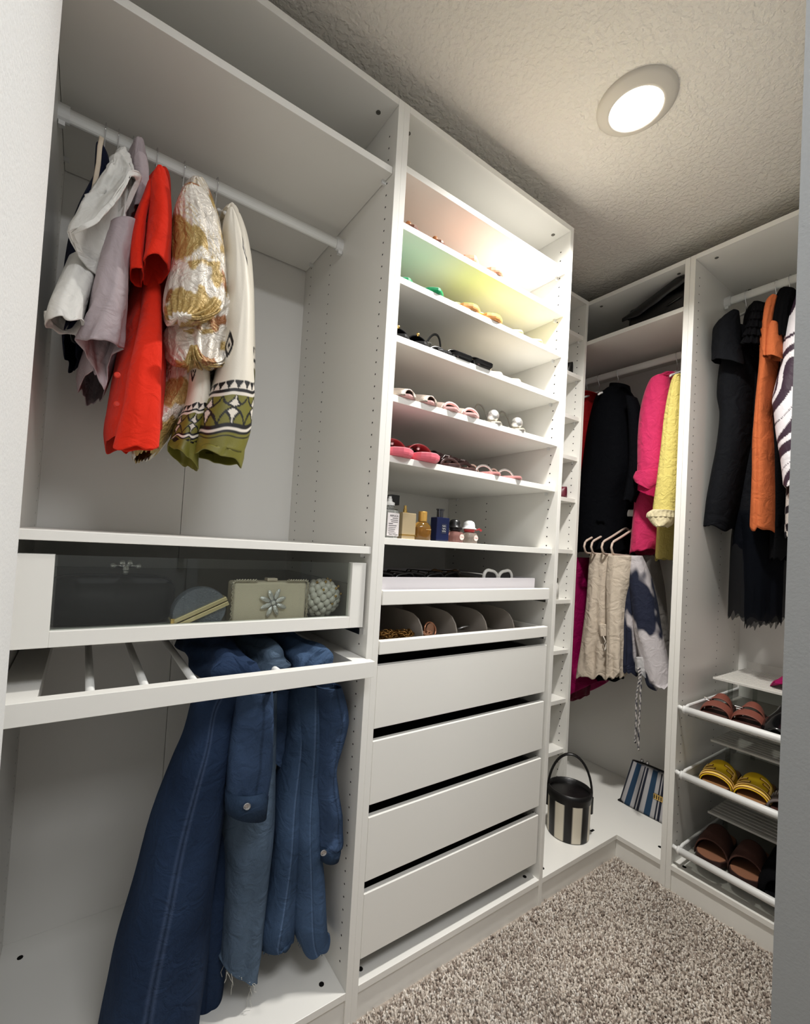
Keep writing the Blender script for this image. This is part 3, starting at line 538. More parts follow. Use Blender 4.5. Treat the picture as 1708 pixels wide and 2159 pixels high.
mk('frayed_threads',fr,fab('pale_thread',(188,186,178)),g,kind='stuff',label='loose pale threads at the raw hem')
mj=denim((46,63,86),.75,seams=((.72,.007),(.95,.005)),seed=9)
g=thing('frayed_jeans','mid blue jeans with two fringed ankles hanging third on the trouser rack','jeans',(-.13,.15,.3))
drape(g,-.198,-.106,.0,.42,col=mj,seed=5,drop=.085)
cloth('leg',g,DN,bandy([(-0.174,0.841,-0.118,0.834),(-0.175,0.696,-0.11,0.683),(-0.186,0.556,-0.11,0.536),(-0.183,0.43,-0.117,0.409),(-0.196,0.314,-0.122,0.285),(-0.209,0.241,-0.124,0.205)],.06,[.04,.05,.055,.055,.055,.055],n=90)+bandy([(-0.202,0.204,-0.128,0.219)],.06,.055,n=90),rows=110,seed=44,amp=.005,ks=(2,3,4),col=mj,cap=False,**kk)
cloth('leg',g,DN,bandy([(-0.17,0.846,-0.067,0.833),(-0.158,0.701,-0.065,0.683),(-0.147,0.516,-0.082,0.497),(-0.138,0.367,-0.058,0.338),(-0.127,0.239,-0.039,0.202)],.04,[.04,.05,.05,.055,.055],n=90)+bandy([(-0.11,0.181,-0.03,0.18)],.04,.055,n=90),rows=110,seed=45,amp=.005,ks=(2,3,4),col=mj,cap=False,**kk)
for a,b in ([(-0.202,0.115,0.204),(-0.128,0.115,0.219)],[(-0.11,0.095,0.181),(-0.03,0.095,0.18)]):
    fr=MB()
    for i in range(90):
        t=rg.random(); p=Vector(a).lerp(Vector(b),t)+Vector((0,rg.uniform(-.054,.02)*math.sin(math.pi*(.15+.7*t)),.004)); fr.tube([p,p+Vector((rg.uniform(-.003,.003),0,-rg.uniform(.006,.014)))],.0009,4)
    mk('fringe',fr,fab('blue_fringe',(92,108,124)),g,kind='stuff')
jk=denim((40,55,78),.7,seams=((.78,.012),(.05,.006)),seed=12)
g=thing('denim_jacket','blue denim jacket hanging upside down with two buttoned cuffs on the rack','jacket',(-.16,.1,.6))
cloth('body',g,DN,bandy([(-0.288,0.837,-0.024,0.804),(-0.274,0.762,-0.005,0.719),(-0.257,0.688,-0.007,0.64),(-0.231,0.644,-0.029,0.6)],.10,[.06,.07,.07,.05],n=90),rows=60,seed=46,amp=.010,ks=(3,5,7),col=jk,cap=False,**kk)
cloth('sleeve',g,DN,bandy([(-0.326,0.865,-0.249,0.854),(-0.326,0.817,-0.241,0.803),(-0.331,0.755,-0.238,0.737),(-0.332,0.703,-0.236,0.682),(-0.332,0.654,-0.243,0.631),(-0.329,0.642,-0.247,0.621)],.0,[.03,.035,.038,.04,.036,.034],n=90),rows=80,seed=47,amp=.006,ks=(2,3,6),col=jk,cap=False,**kk)
cf=mk('cuff',MB().rings([r for r in bandy([(-0.332,0.65,-0.245,0.637),(-0.332,0.623,-0.241,0.615),(-0.329,0.602,-0.243,0.571)],-.003,.04,n=40)],False,False),DN,g,smooth=True,solid=.004); 
sl=cloth('sleeve',g,DN,bandy([(-0.129,0.844,-0.061,0.835),(-0.123,0.777,-0.034,0.763),(-0.118,0.729,-0.033,0.713),(-0.112,0.657,-0.059,0.645),(-0.111,0.588,-0.049,0.572),(-0.099,0.516,-0.031,0.496),(-0.093,0.468,-0.029,0.449),(-0.091,0.443,-0.039,0.427)],.02,[.03,.035,.038,.04,.038,.036,.034,.032],n=90),rows=100,seed=48,amp=.006,ks=(2,3,6),col=jk,cap=False,tfold=.6,**kk)
cf2=mk('cuff',MB().rings([r for r in bandy([(-0.092,0.448,-0.037,0.446),(-0.089,0.427,-0.036,0.421),(-0.088,0.412,-0.04,0.407)],.017,.036,n=40)],False,False),DN,g,smooth=True,solid=.004)
for c in (cf,cf2):
    me=c.data; at=me.color_attributes.new('Col','FLOAT_COLOR','POINT'); at.data.foreach_set('color',np.tile(np.array((*lin((44,60,82)),1)),(len(me.vertices),1)).astype(np.float32).ravel())
def button(root,p,n=(-.3,-1,0),r=.0075,m=None):
    q=Vector((0,0,1)).rotation_difference(Vector(n)).to_matrix(); mk('button',MB().lathe([(r,0),(r,.002),(r*.8,.003),(r*.5,.0018),(r*.2,.002)],p,16,R=q),m or STEEL,root,smooth=False)
button(g,[(-0.3,-0.008,0.628)][0]); button(g,[(-0.098,0.012,0.452)][0])
mk('care_label',MB().rings([[(-0.302,0.012,0.605),(-0.272,0.012,0.601),(-0.276,0.012,0.588),(-0.299,0.012,0.59)],[(-0.301,0.013,0.605),(-0.272,0.013,0.601),(-0.275,0.013,0.587),(-0.298,0.013,0.59)]]),fab('white_tape',(205,203,196)),g,label='white fabric label')
# ---------------------------------------------------------------- corner wardrobe garments
for y,l in ((.395,'hanger of the red blouse at the left end of the corner rail'),(.330,'second hanger from the left on the corner rail, between red blouse and black coat'),(.232,'white hanger holding the black coat on the corner rail'),(-.030,'hanger of the pink blouse at the right end of the corner rail'),(-.075,'hanger of the yellow blouse in the corner wardrobe')):
    hanger(l,1.5,y,2.105,'x',span=.17,group='hangers on the corner rail')
g=thing('red_blouse','red blouse half hidden behind the shelf unit post on the corner rail','blouse',(1.5,.4,1.7))
cloth('body',g,fab('crimson_cloth',(176,30,34)),bandx([(0.328,2.005,0.288,1.995),(0.409,2.01,0.32,1.989),(0.428,1.923,0.343,1.906),(0.426,1.772,0.357,1.762),(0.422,1.62,0.369,1.615)],1.36,[.04,.12,.14,.14,.13]),rows=40,seed=50)
g=thing('black_coat','long black coat hanging wide open between red blouse and pink blouse','coat',(1.48,.25,1.5))
cloth('body',g,BLK,bandx([(0.206,1.998,0.136,1.98),(0.249,1.993,0.143,1.967),(0.307,1.971,0.14,1.933),(0.345,1.863,0.115,1.82),(0.371,1.654,0.106,1.625),(0.384,1.489,0.148,1.477),(0.384,1.345,0.164,1.346),(0.37,1.212,0.163,1.222)],1.36,[.04,.08,.12,.13,.13,.13,.13,.13]),seed=51,amp=.009,ks=(3,5,7))
cloth('collar',g,BLK,bandx([(0.237,2.032,0.159,2.011),(0.244,2.003,0.159,1.982),(0.25,1.978,0.156,1.955)],1.40,[.05,.06,.065]),rows=16,seed=52,amp=.001,cap=False)
cloth('back_panel',g,BLK,bandx([(0.274,1.668,0.152,1.654),(0.263,1.426,0.134,1.423),(0.253,1.217,0.125,1.223)],1.56,.03),rows=20,seed=78,amp=.004)
cloth('sleeve',g,BLK,bandx([(0.115,1.923,0.077,1.914),(0.099,1.829,0.049,1.819),(0.086,1.635,0.037,1.629),(0.094,1.53,0.04,1.526),(0.103,1.454,0.066,1.452)],1.33,.035),rows=50,seed=53,amp=.004)
PK=fab('pink_crepe',(204,48,98),.75,sheen=.1)
g=thing('pink_blouse','hot pink blouse with rolled cuff beside the yellow blouse','blouse',(1.47,-.02,1.5))
cloth('body',g,PK,bandx([(-0.012,2.014,-0.067,1.999),(0.053,1.978,-0.04,1.955),(0.096,1.817,-0.02,1.796),(0.112,1.597,-0.01,1.586),(0.115,1.463,-0.008,1.458),(0.121,1.351,-0.006,1.352),(0.125,1.222,0.002,1.245)],1.40,[.04,.1,.13,.14,.14,.14,.14]),seed=54,amp=.008)
cloth('sleeve',g,PK,bandx([(-0.054,1.965,-0.076,1.959),(-0.002,1.962,-0.074,1.943),(0.034,1.871,-0.071,1.847),(0.044,1.74,-0.06,1.722),(0.04,1.598,-0.058,1.587),(0.04,1.553,-0.05,1.545)],1.30,[.02,.04,.05,.05,.05,.05]),rows=60,seed=55,amp=.005,ks=(2,3,5))
cloth('rolled_cuff',g,PK,bandx([(0.043,1.571,-0.054,1.572),(0.053,1.55,-0.051,1.521),(0.041,1.533,-0.029,1.486)],1.295,[.052,.056,.05]),rows=16,seed=56,amp=.002,cap=False,solid=.004)
cloth('cuff_lining',g,fab('deep_pink',(172,24,74)),bandx([(0.037,1.534,-0.044,1.527),(0.035,1.494,-0.041,1.457)],1.31,[.04,.035]),rows=12,seed=57,amp=.002,cap=False)
YE=fab('yellow_linen',(224,208,122),.8,wrinkle=.35,wscale=38)
g=thing('yellow_blouse','yellow crinkled blouse with white ribbed cuff at right end of corner rail','blouse',(1.47,-.08,1.5))
cloth('body',g,YE,bandx([(-0.044,1.988,-0.066,1.982),(-0.01,1.8,-0.045,1.794),(0.002,1.588,-0.041,1.584),(0.005,1.374,-0.037,1.374),(0.008,1.203,-0.032,1.205)],1.42,[.05,.12,.13,.13,.13]),rows=60,seed=58,amp=.006)
cloth('sleeve',g,YE,bandx([(-0.126,1.94,-0.14,1.936),(-0.098,1.922,-0.134,1.913),(-0.073,1.792,-0.13,1.78),(-0.061,1.641,-0.127,1.632),(-0.05,1.509,-0.125,1.503),(-0.042,1.424,-0.119,1.421),(-0.042,1.4,-0.119,1.398)],1.28,[.015,.035,.045,.05,.05,.05,.045]),rows=70,seed=59,amp=.005,ks=(3,5,9))
RB=fab('ivory_rib',(226,214,176),.85)
rr=bandx([(-0.043,1.404,-0.12,1.401),(-0.021,1.391,-0.119,1.389),(-0.018,1.373,-0.119,1.372)],1.275,[.046,.055,.055],n=120)
for r in rr[1:]:
    c=r.mean(0); k=1+.035*(np.arange(120)%6<3); r[:]=c+(r-c)*k[:,None]
mk('ribbed_cuff',MB().rings(interp(rr,10),False,False),RB,g,smooth=True,solid=.002)
cloth('frill',g,RB,bandx([(-0.018,1.377,-0.119,1.376),(-0.042,1.349,-0.11,1.348),(-0.068,1.336,-0.097,1.336)],1.275,[.055,.045,.03]),rows=14,seed=60,amp=.004,ks=(5,7),cap=False)
# lower rail
for y,xl in ((.25,'hanger of the magenta trousers, leftmost on the lower corner rail'),(.215,'hanger behind the cream trousers on the lower corner rail'),(.165,'second hanger of the cream trousers on the lower corner rail'),(.121,'foremost beige hanger with its hook on the lower rail')):
    hanger(xl,1.5,y,1.412,'x',span=.19,m=WOOD,bar=True,group='beige hangers on the lower rail')
g=thing('magenta_trousers','dark magenta trousers hanging leftmost on the lower corner rail','trousers',(1.5,.3,.9))
cloth('leg',g,fab('magenta_satin',(140,12,76),.45),bandx([(0.373,1.186,0.309,1.19),(0.405,1.053,0.327,1.062),(0.4,0.859,0.328,0.872),(0.394,0.642,0.322,0.661),(0.397,0.476,0.237,0.604)],1.40,[.06,.1,.1,.1,.11]),rows=60,seed=61,amp=.007,ks=(3,5,7))
cloth('leg',g,fab('maroon_satin',(92,10,40),.5),bandx([(0.426,1.125,0.362,1.13),(0.434,0.752,0.357,0.768),(0.425,0.438,0.359,0.489)],1.46,[.05,.08,.08]),rows=40,seed=62,amp=.006)
g=thing('black_trousers','black trousers, only their hem showing below the cream trousers','trousers',(1.5,.2,.9))
cloth('leg',g,BLK,bandx([(0.317,1.181,0.197,1.189),(0.331,0.894,0.183,0.919),(0.33,0.576,0.161,0.629)],1.46,[.03,.06,.06]),rows=40,seed=63,amp=.006)
CRM=fab('cream_twill',(214,200,182),.85,bump=.35,bscale=800,wrinkle=.4,wscale=20)
g=thing('cream_trousers','cream cotton trousers with cargo pocket over a beige hanger','trousers',(1.48,.17,.95))
cloth('back_leg',g,CRM,bandx([(0.253,1.209,0.155,1.214),(0.267,1.136,0.15,1.146),(0.273,0.991,0.149,1.008),(0.285,0.85,0.147,0.877),(0.298,0.722,0.146,0.759),(0.311,0.623,0.146,0.656)],1.34,[.03,.05,.06,.06,.06,.06]),rows=80,seed=64,amp=.013,ks=(4,6,9),solid=.003)
cloth('front_leg',g,CRM,bandx([(0.143,1.205,0.047,1.21),(0.154,1.113,0.051,1.123),(0.147,1.009,0.068,1.02),(0.135,0.84,0.07,0.853),(0.127,0.667,0.065,0.693)],1.30,[.025,.045,.05,.05,.05]),rows=80,seed=65,amp=.012,ks=(4,5,8),solid=.003)
cloth('pocket_flap',g,CRM,bandx([(0.184,0.892,0.138,0.901),(0.184,0.871,0.136,0.88),(0.175,0.84,0.135,0.848)],1.33,[.012,.014,.012]),rows=14,seed=66,amp=.002)
mk('belt_cord',MB().tube([(1.325,0.152,0.846),(1.325,0.14,0.826),(1.325,0.148,0.807),(1.325,0.134,0.831),(1.325,0.13,0.803),(1.325,0.142,0.781),(1.325,0.135,0.818)],.0025,6),fab('cord_white',(222,214,202)),g,smooth=True)
def tie_col(u,v,p):
    a=smooth_noise(p*np.array([1,1,.45]),34,77,3); w=np.clip((a+.02)/.22,0,1)[:,None]
    o=(1-w)*np.array(lin((196,190,192)))+w*np.array(lin((24,30,52)))
    return o
TD=mat('tie_dye_jersey',attr=True,rough=.85,bump=.2,bscale=600,wrinkle=.3)
g=thing('tie_dye_trousers','white and navy tie-dye jogging trousers hanging right on the lower rail','trousers',(1.48,.08,.95))
cloth('right_leg',g,TD,bandx([(0.071,1.21,0.021,1.213),(0.071,1.121,-0.004,1.128),(0.059,1.02,-0.029,1.033),(0.04,0.908,-0.052,0.925),(0.016,0.811,-0.074,0.832),(-0.015,0.719,-0.095,0.741),(-0.03,0.684,-0.102,0.705),(-0.073,0.682,-0.105,0.691)],1.33,[.03,.05,.055,.055,.055,.055,.05,.03],n=110),rows=120,seed=67,amp=.007,ks=(2,3,5),col=tie_col)
cloth('left_leg',g,TD,bandx([(0.085,1.182,0.038,1.186),(0.092,1.066,0.045,1.072),(0.09,0.92,0.037,0.929),(0.086,0.795,0.032,0.808),(0.082,0.714,0.029,0.704)],1.34,[.03,.045,.045,.045,.04],n=110),rows=110,seed=68,amp=.006,ks=(2,3,5),col=tie_col)
cloth('cuff',g,TD,bandx([(0.016,0.784,-0.022,0.793),(0.018,0.733,-0.03,0.746),(0.006,0.727,-0.029,0.713)],1.325,[.03,.035,.03],n=80),rows=30,seed=69,amp=.004,ks=(5,7),col=lambda u,v,p:tie_col(u,v,p)*.3+.35)
for pts in ([(1.32,-0.007,0.748),(1.32,-0.013,0.706),(1.32,-0.005,0.626),(1.32,-0.007,0.529),(1.32,-0.007,0.439)],[(1.32,-0.011,0.749),(1.32,-0.018,0.708),(1.32,-0.02,0.611),(1.32,-0.019,0.514),(1.32,-0.021,0.414)]):
    mb=MB(); mb.tube(interp(np.asarray(pts)[:,None,:],40)[:,0,:],.0042,8); p=np.array(mb.v); s=(np.sin(p[:,2]*420+p[:,1]*500)>0)[:,None]; mb.c=list(map(tuple,np.where(s,lin((214,208,204)),lin((40,42,56))))); mk('drawstring',mb,TD,g,smooth=True,label='speckled black and white drawstring')
g=thing('grey_trousers','grey trousers hanging behind the tie-dye trousers','trousers',(1.55,.02,1.0))
cloth('leg',g,fab('grey_jersey',(112,108,104)),bandx([(0.085,1.214,0.016,1.218),(0.085,1.066,0.004,1.076),(0.064,0.875,-0.019,0.891),(0.046,0.73,-0.032,0.758)],1.46,[.03,.06,.06,.06]),rows=50,seed=70,amp=.006)
# black bag on the corner shelf
g=thing('black_bag','glossy black flap handbag lying on the upper shelf of the corner wardrobe','handbag',(1.36,-.04,2.178))
mk('body',MB().box((1.29,-.155,2.179),(1.42,.085,2.285)),BLKL,g,bevel=.012,smooth=True)
fl=[]
for j in range(21):
    f=j/20; y=.104-.262*f; zt=2.262+.082*min(1,f*1.25); zl=2.236+.006*math.sin(f*20)*.3+max(0,f-.3)*.105
    fl.append([(1.42,y,zt-.004),(1.36,y,zt),(1.305,y,zt-.002),(1.284,y,zt-.010),(1.279,y,(zt+zl)/2),(1.277,y,zl)])
mk('flap',MB().rings(fl,False,False,closed=False),BLKL,g,smooth=True,solid=.006)
mk('strap',MB().tube([(1.31,-.15,2.20),(1.30,-.156,2.25),(1.33,-.158,2.30),(1.37,-.157,2.31),(1.40,-.156,2.25)],.006,8,sq=.5),BLKL,g,smooth=True)
mk('strap',MB().tube([(1.30,-.06,2.235),(1.287,-.08,2.24),(1.288,-.12,2.252),(1.31,-.148,2.262)],.004,8),mat('black_patent',(12,12,13),.12,coat=.5),g,smooth=True)
# bucket bag
g=thing('bucket_bag','black and cream striped cylindrical bucket bag with tall arched handle on the floor shelf','handbag',(1.055,.108,FZ))
cx,cy=1.055,.108; r0,r1,hh=.076,.079,.140; N=96; v0=FZ+.002
mb=MB(); rgs=[[(cx+(r0+(r1-r0)*t)*math.cos(2*math.pi*i/N),cy+(r0+(r1-r0)*t)*math.sin(2*math.pi*i/N),v0+hh*t) for i in range(N)] for t in (0,.02,.5,1)]
mb.rings(rgs,True,False); vc=math.atan2(-.527,-.85)
cols=[]
for p in mb.v:
    a=(math.atan2(p[1]-cy,p[0]-cx)-vc)/(2*math.pi)*7+.25; cols.append(lin((222,214,196)) if (a%1)>.5 and p[2]>v0+.0005 else lin((18,17,18)))
mb.c=cols; me_mat=mat('striped_leather',attr=True,rough=.4); mk('body',mb,me_mat,g,smooth=False,solid=.003)
mk('rim',MB().lathe([(r1+.0015,0),(r1+.0035,.02),(r1+.002,.038),(r1-.003,.038),(r1-.004,.0)],(cx,cy,v0+hh-.001),64,cap=False),BLKL,g,smooth=True)
mk('lid',MB().lathe([(r1-.004,0),(.04,.004),(.001,.005)],(cx,cy,v0+hh+.022),48,cap=False),BLKL,g,smooth=True)
hp=[]; hx,hy=.527,-.85
for i in range(25):
    a=math.pi*i/24; hp.append((cx-hy*0+ -hx*0+ (r1+.003)*math.cos(a)*.62*1.0+0*hx,cy-(r1+.003)*math.cos(a)*.785,v0+hh+.012+.155*math.sin(a)))
mk('handle',MB().tube(hp,.0065,8,sq=.45),BLKL,g,smooth=True)
for sgn in (1,-1): mk('handle_tab',MB().box((cx+sgn*(r1+.002)*.62-.006,cy-sgn*(r1+.002)*.785-.006,v0+hh-.05),(cx+sgn*(r1+.002)*.62+.006,cy-sgn*(r1+.002)*.785+.006,v0+hh+.016)),BLKL,g,bevel=.002)
# striped blue bag
g=thing('striped_bag','blue and grey vertically striped handbag with frame clasp leaning in the corner','handbag',(1.53,.0,FZ))
mb=MB(); R=[]; N=400; bc=[]
def bagring(j):
    t=j/19; z=FZ+.003+.172*t; hw_=.128-.022*t; th=.045*(1-.72*t)+.006; xc=1.52+.035*t
    ys=np.linspace(hw_,-hw_,N//2); b=lambda y:th*(1-abs(y/hw_)**8*.6)
    bc.extend([bagcol(1-(y/hw_+1)/2) for y in list(ys)+list(ys[::-1])])
    return [(xc-b(y),.008+y,z) for y in ys]+[(xc+b(y),.008+y,z) for y in ys[::-1]]
def bagcol(f):
    s=(f*3.0-.02)%1.0
    return lin((24,28,46)) if s<.12 else lin((172,170,172)) if s<.36 else lin((28,58,86)) if s<.66 else lin((172,170,172)) if s<.86 else lin((24,28,46)) if s<.93 else lin((172,170,172))
mb.rings([bagring(j) for j in range(20)])
mb.c=bc; mk('body',mb,mat('striped_canvas',attr=True,rough=.8,bump=.3,bscale=700),g,smooth=True)
mk('frame',MB().tube([(1.545,.11,FZ+.176),(1.555,.06,FZ+.180),(1.556,-.05,FZ+.180),(1.548,-.098,FZ+.176)],.004,8),BLKL,g,smooth=True)
for y in (.048,.072): mk('clasp_ball',MB().ball((1.553,y,FZ+.19),.008),CHROME,g,smooth=True)
mk('base_trim',MB().box((1.473,-.117,FZ),(1.568,.134,FZ+.006)),BLKL,g,bevel=.002)
mk('name_plate',MB().box((1.494,-.045,FZ+.075),(1.4995,-.008,FZ+.098)),GOLDM,g,bevel=.001)
for i in range(4): mk('plate_mark',MB().box((1.4925,-.041+i*.009,FZ+.079),(1.494,-.0375+i*.009,FZ+.094)),mat('plate_dark',(52,42,26),.6),g)
# ---------------------------------------------------------------- right wardrobe dresses
for y,l in ((-.272,'hanger of the puff sleeved black dress, leftmost on the right rail'),(-.365,'hanger under the orange dress on the right rail'),(-.405,'hanger under the fuzzy black jacket on the right rail'),(-.445,'hanger under the zebra dress on the right rail')):
    hanger(l,1.5,y,2.272,'x',span=.15,group='hangers on the right rail')
BK2=fab('navy_black_crepe',(9,11,16),.85)
g=thing('puff_sleeve_dress','black dress with wide short sleeve hanging leftmost in right wardrobe','dress',(1.5,-.25,1.6))
cloth('body',g,BK2,bandx([(-0.263,2.114,-0.316,2.095),(-0.223,2.033,-0.318,2.003),(-0.208,1.881,-0.322,1.854),(-0.221,1.786,-0.322,1.766),(-0.212,1.655,-0.317,1.64),(-0.196,1.542,-0.305,1.533),(-0.183,1.427,-0.288,1.423),(-0.179,1.353,-0.269,1.331)],1.36,[.04,.1,.11,.11,.12,.13,.13,.13]),seed=80,amp=.009,ks=(3,4,6))
cloth('sleeve',g,BK2,bandx([(-0.292,2.139,-0.308,2.132),(-0.254,2.131,-0.302,2.113),(-0.223,2.104,-0.303,2.075),(-0.218,2.033,-0.309,2.002),(-0.22,1.98,-0.319,1.939)],1.30,[.015,.04,.05,.055,.05]),rows=50,seed=81,amp=.004,ks=(2,3,5))
mk('hanging_loop',MB().tube([(1.42,-0.282,2.03),(1.42,-0.29,2.052),(1.42,-0.3,2.026),(1.42,-0.292,2.007),(1.42,-0.312,2.004),(1.42,-0.325,1.986)],.0025,6),fab('black_ribbon',(20,20,24)),g,smooth=True)
g=thing('tulle_dress','long black ruffled dress with sheer tulle hem behind the orange dress','dress',(1.5,-.33,1.6))
RF=mat('ruffle_tulle',(9,9,12),.85,spec=.12,bump=.8,bscale=90)
cloth('body',g,BK2,bandx([(-0.303,2.219,-0.335,2.206),(-0.268,2.174,-0.332,2.149),(-0.269,2.024,-0.333,2.005),(-0.272,1.831,-0.346,1.815),(-0.266,1.641,-0.37,1.628),(-0.253,1.451,-0.393,1.445),(-0.245,1.278,-0.404,1.284)],1.45,[.03,.08,.1,.1,.11,.12,.12]),seed=82,amp=.008)
rg=random.Random(9)
for j in range(5):
    v=642+j*20; l=1590-j*5
    rr=bandx([(-0.343,2.156,-0.382,2.14),(-0.307,2.019,-0.369,1.998)],1.33,[.02,.05],n=96)
    a=np.asarray(rr[0])*(1-j/5)+np.asarray(rr[1])*(j/5); b=a+np.array([0,0,-.035]); c=b.mean(0); k=1+.16*np.sin(np.arange(96)*.9+j)+.08*np.sin(np.arange(96)*2.3)
    b=c+(b-c)*1.25*k[:,None]
    mk('ruffle',MB().rings(interp([a,(a+b)/2,b],6),False,False),RF,g,smooth=True,solid=.0015)
def tulle():
    m=bpy.data.materials.new('black_tulle'); m.use_nodes=True; nt=m.node_tree; nt.nodes.clear(); L=nt.links.new
    o=nt.nodes.new('ShaderNodeOutputMaterial'); t=nt.nodes.new('ShaderNodeBsdfTransparent'); d=nt.nodes.new('ShaderNodeBsdfDiffuse'); d.inputs[0].default_value=(*lin((15,17,22)),1); x=nt.nodes.new('ShaderNodeMixShader'); x.inputs[0].default_value=.72
    L(t.outputs[0],x.inputs[1]); L(d.outputs[0],x.inputs[2]); L(x.outputs[0],o.inputs[0]); return m
TU=tulle()
cloth('tulle_skirt',g,TU,bandx([(-0.257,1.41,-0.402,1.406),(-0.244,1.315,-0.411,1.318),(-0.24,1.162,-0.421,1.178),(-0.24,0.993,-0.43,1.011)],1.44,[.1,.11,.12,.12],n=128),rows=60,seed=83,amp=.012,ks=(6,9,14,19),cap=False,solid=0)
cloth('tulle_skirt',g,TU,bandx([(-0.283,1.388,-0.403,1.386),(-0.292,1.277,-0.404,1.281),(-0.303,1.13,-0.398,1.14),(-0.31,0.973,-0.397,0.989)],1.42,[.09,.1,.11,.11],n=128),rows=60,seed=84,amp=.012,ks=(6,9,14,19),cap=False,solid=0)
OR=fab('orange_suede',(188,100,58),.9,bump=.4,bscale=600)
g=thing('orange_dress','orange suede knee length dress with short sleeve in the right wardrobe','dress',(1.5,-.37,1.5))
cloth('body',g,OR,bandx([(-0.385,2.125,-0.406,2.117),(-0.356,2.065,-0.406,2.047),(-0.357,1.955,-0.406,1.94),(-0.354,1.84,-0.393,1.83),(-0.35,1.752,-0.393,1.743),(-0.344,1.657,-0.401,1.648),(-0.345,1.541,-0.407,1.535),(-0.344,1.435,-0.411,1.432),(-0.344,1.335,-0.412,1.327)],1.33,[.03,.08,.1,.1,.1,.11,.11,.11,.11]),seed=85,amp=.007,ks=(2,3,5))
cloth('shoulder_strap',g,OR,bandx([(-0.408,2.141,-0.421,2.135),(-0.391,2.126,-0.417,2.115),(-0.383,2.063,-0.41,2.053),(-0.383,1.971,-0.407,1.963),(-0.388,1.934,-0.404,1.929)],1.29,[.012,.02,.025,.025,.02]),rows=40,seed=86,amp=.002)
cloth('sleeve',g,OR,bandx([(-0.41,2.046,-0.425,2.04),(-0.399,2.021,-0.43,2.01),(-0.392,1.967,-0.435,1.952),(-0.391,1.938,-0.437,1.915)],1.285,[.02,.035,.042,.042]),rows=36,seed=87,amp=.002,ks=(2,3))
FZM=mat('black_fur',(8,8,10),.95,bump=1,bscale=120,spec=.1)
g=thing('fuzzy_jacket','fuzzy black jacket with short sleeve between orange and zebra dresses','jacket',(1.5,-.41,1.6))
cloth('body',g,FZM,bandx([(-0.393,2.167,-0.435,2.15),(-0.374,2.051,-0.429,2.032),(-0.378,1.817,-0.427,1.806),(-0.38,1.547,-0.428,1.543),(-0.385,1.351,-0.428,1.351),(-0.386,1.227,-0.431,1.23)],1.40,[.04,.1,.11,.11,.11,.11]),seed=88,amp=.006)
cloth('sleeve',g,FZM,bandx([(-0.431,2.161,-0.463,2.146),(-0.417,2.151,-0.47,2.128),(-0.405,2.112,-0.459,2.09),(-0.402,2.045,-0.451,2.027),(-0.407,2.004,-0.445,1.991)],1.30,[.02,.035,.045,.045,.04]),rows=40,seed=89,amp=.004,ks=(5,9,13))
def zebra(u,v,p):
    y=p[:,1];z=p[:,2]; q=1.5*np.sin(y*13+z*7+1)+1.1*np.sin(y*29-z*17)+.8*np.sin(z*31+y*9)
    ph=(z*12+y*13+.26*q); k=np.floor(ph); f=ph-k
    wd=.40+.2*np.sin(k*2.4+1)+.26*np.sin(y*24+k*1.9)
    w=(f<np.clip(wd,.06,.72))[:,None]
    return np.where(w,np.array(lin((52,34,50))),np.array(lin((226,222,226))))
ZB=mat('zebra_print',attr=True,rough=.6,bump=.15,bscale=500,wrinkle=.2)
g=thing('zebra_dress','white dress with dark plum zebra stripes at the right edge of the photograph','dress',(1.5,-.45,1.6))
cloth('body',g,ZB,bandx([(-0.48,2.161,-0.504,2.15),(-0.455,2.113,-0.532,2.081),(-0.436,2.052,-0.536,2.014),(-0.422,1.963,-0.536,1.926),(-0.421,1.907,-0.537,1.873),(-0.404,1.824,-0.535,1.791),(-0.4,1.779,-0.534,1.749),(-0.406,1.733,-0.535,1.707),(-0.414,1.66,-0.536,1.64),(-0.423,1.604,-0.535,1.589),(-0.431,1.551,-0.534,1.54),(-0.439,1.48,-0.532,1.473)],1.30,[.03,.06,.08,.09,.09,.1,.1,.1,.1,.1,.1,.1],n=150),rows=220,seed=90,amp=.006,ks=(2,3,5),col=zebra)
g=thing('check_skirt','black and white patterned skirt showing below the zebra dress','skirt',(1.5,-.45,1.2))
cloth('body',g,ZB,bandx([(-0.439,1.496,-0.51,1.49),(-0.435,1.414,-0.508,1.412),(-0.435,1.309,-0.513,1.311)],1.36,[.06,.08,.08],n=120),rows=90,seed=91,amp=.004,col=lambda u,v,p:np.where(((np.sin(p[:,1]*120+2*smooth_noise(p,20,5,2))>.1)^(np.sin(p[:,2]*95+2*smooth_noise(p,20,6,2))>.1))[:,None],np.array(lin((196,192,186))),np.array(lin((22,22,30)))))
MG=fab('magenta_jersey',(150,18,84),.6)
g=thing('magenta_dress','magenta dress hem trailing onto the white shoe insert','dress',(1.5,-.48,.9))
cloth('body',g,MG,bandx([(-0.454,1.113,-0.513,1.121),(-0.448,0.962,-0.515,0.975),(-0.443,0.859,-0.517,0.878),(-0.424,0.81,-0.516,0.835),(-0.393,0.777,-0.517,0.813)],1.42,[.03,.05,.06,.08,.09]),rows=60,seed=92,amp=.006,capend=True)
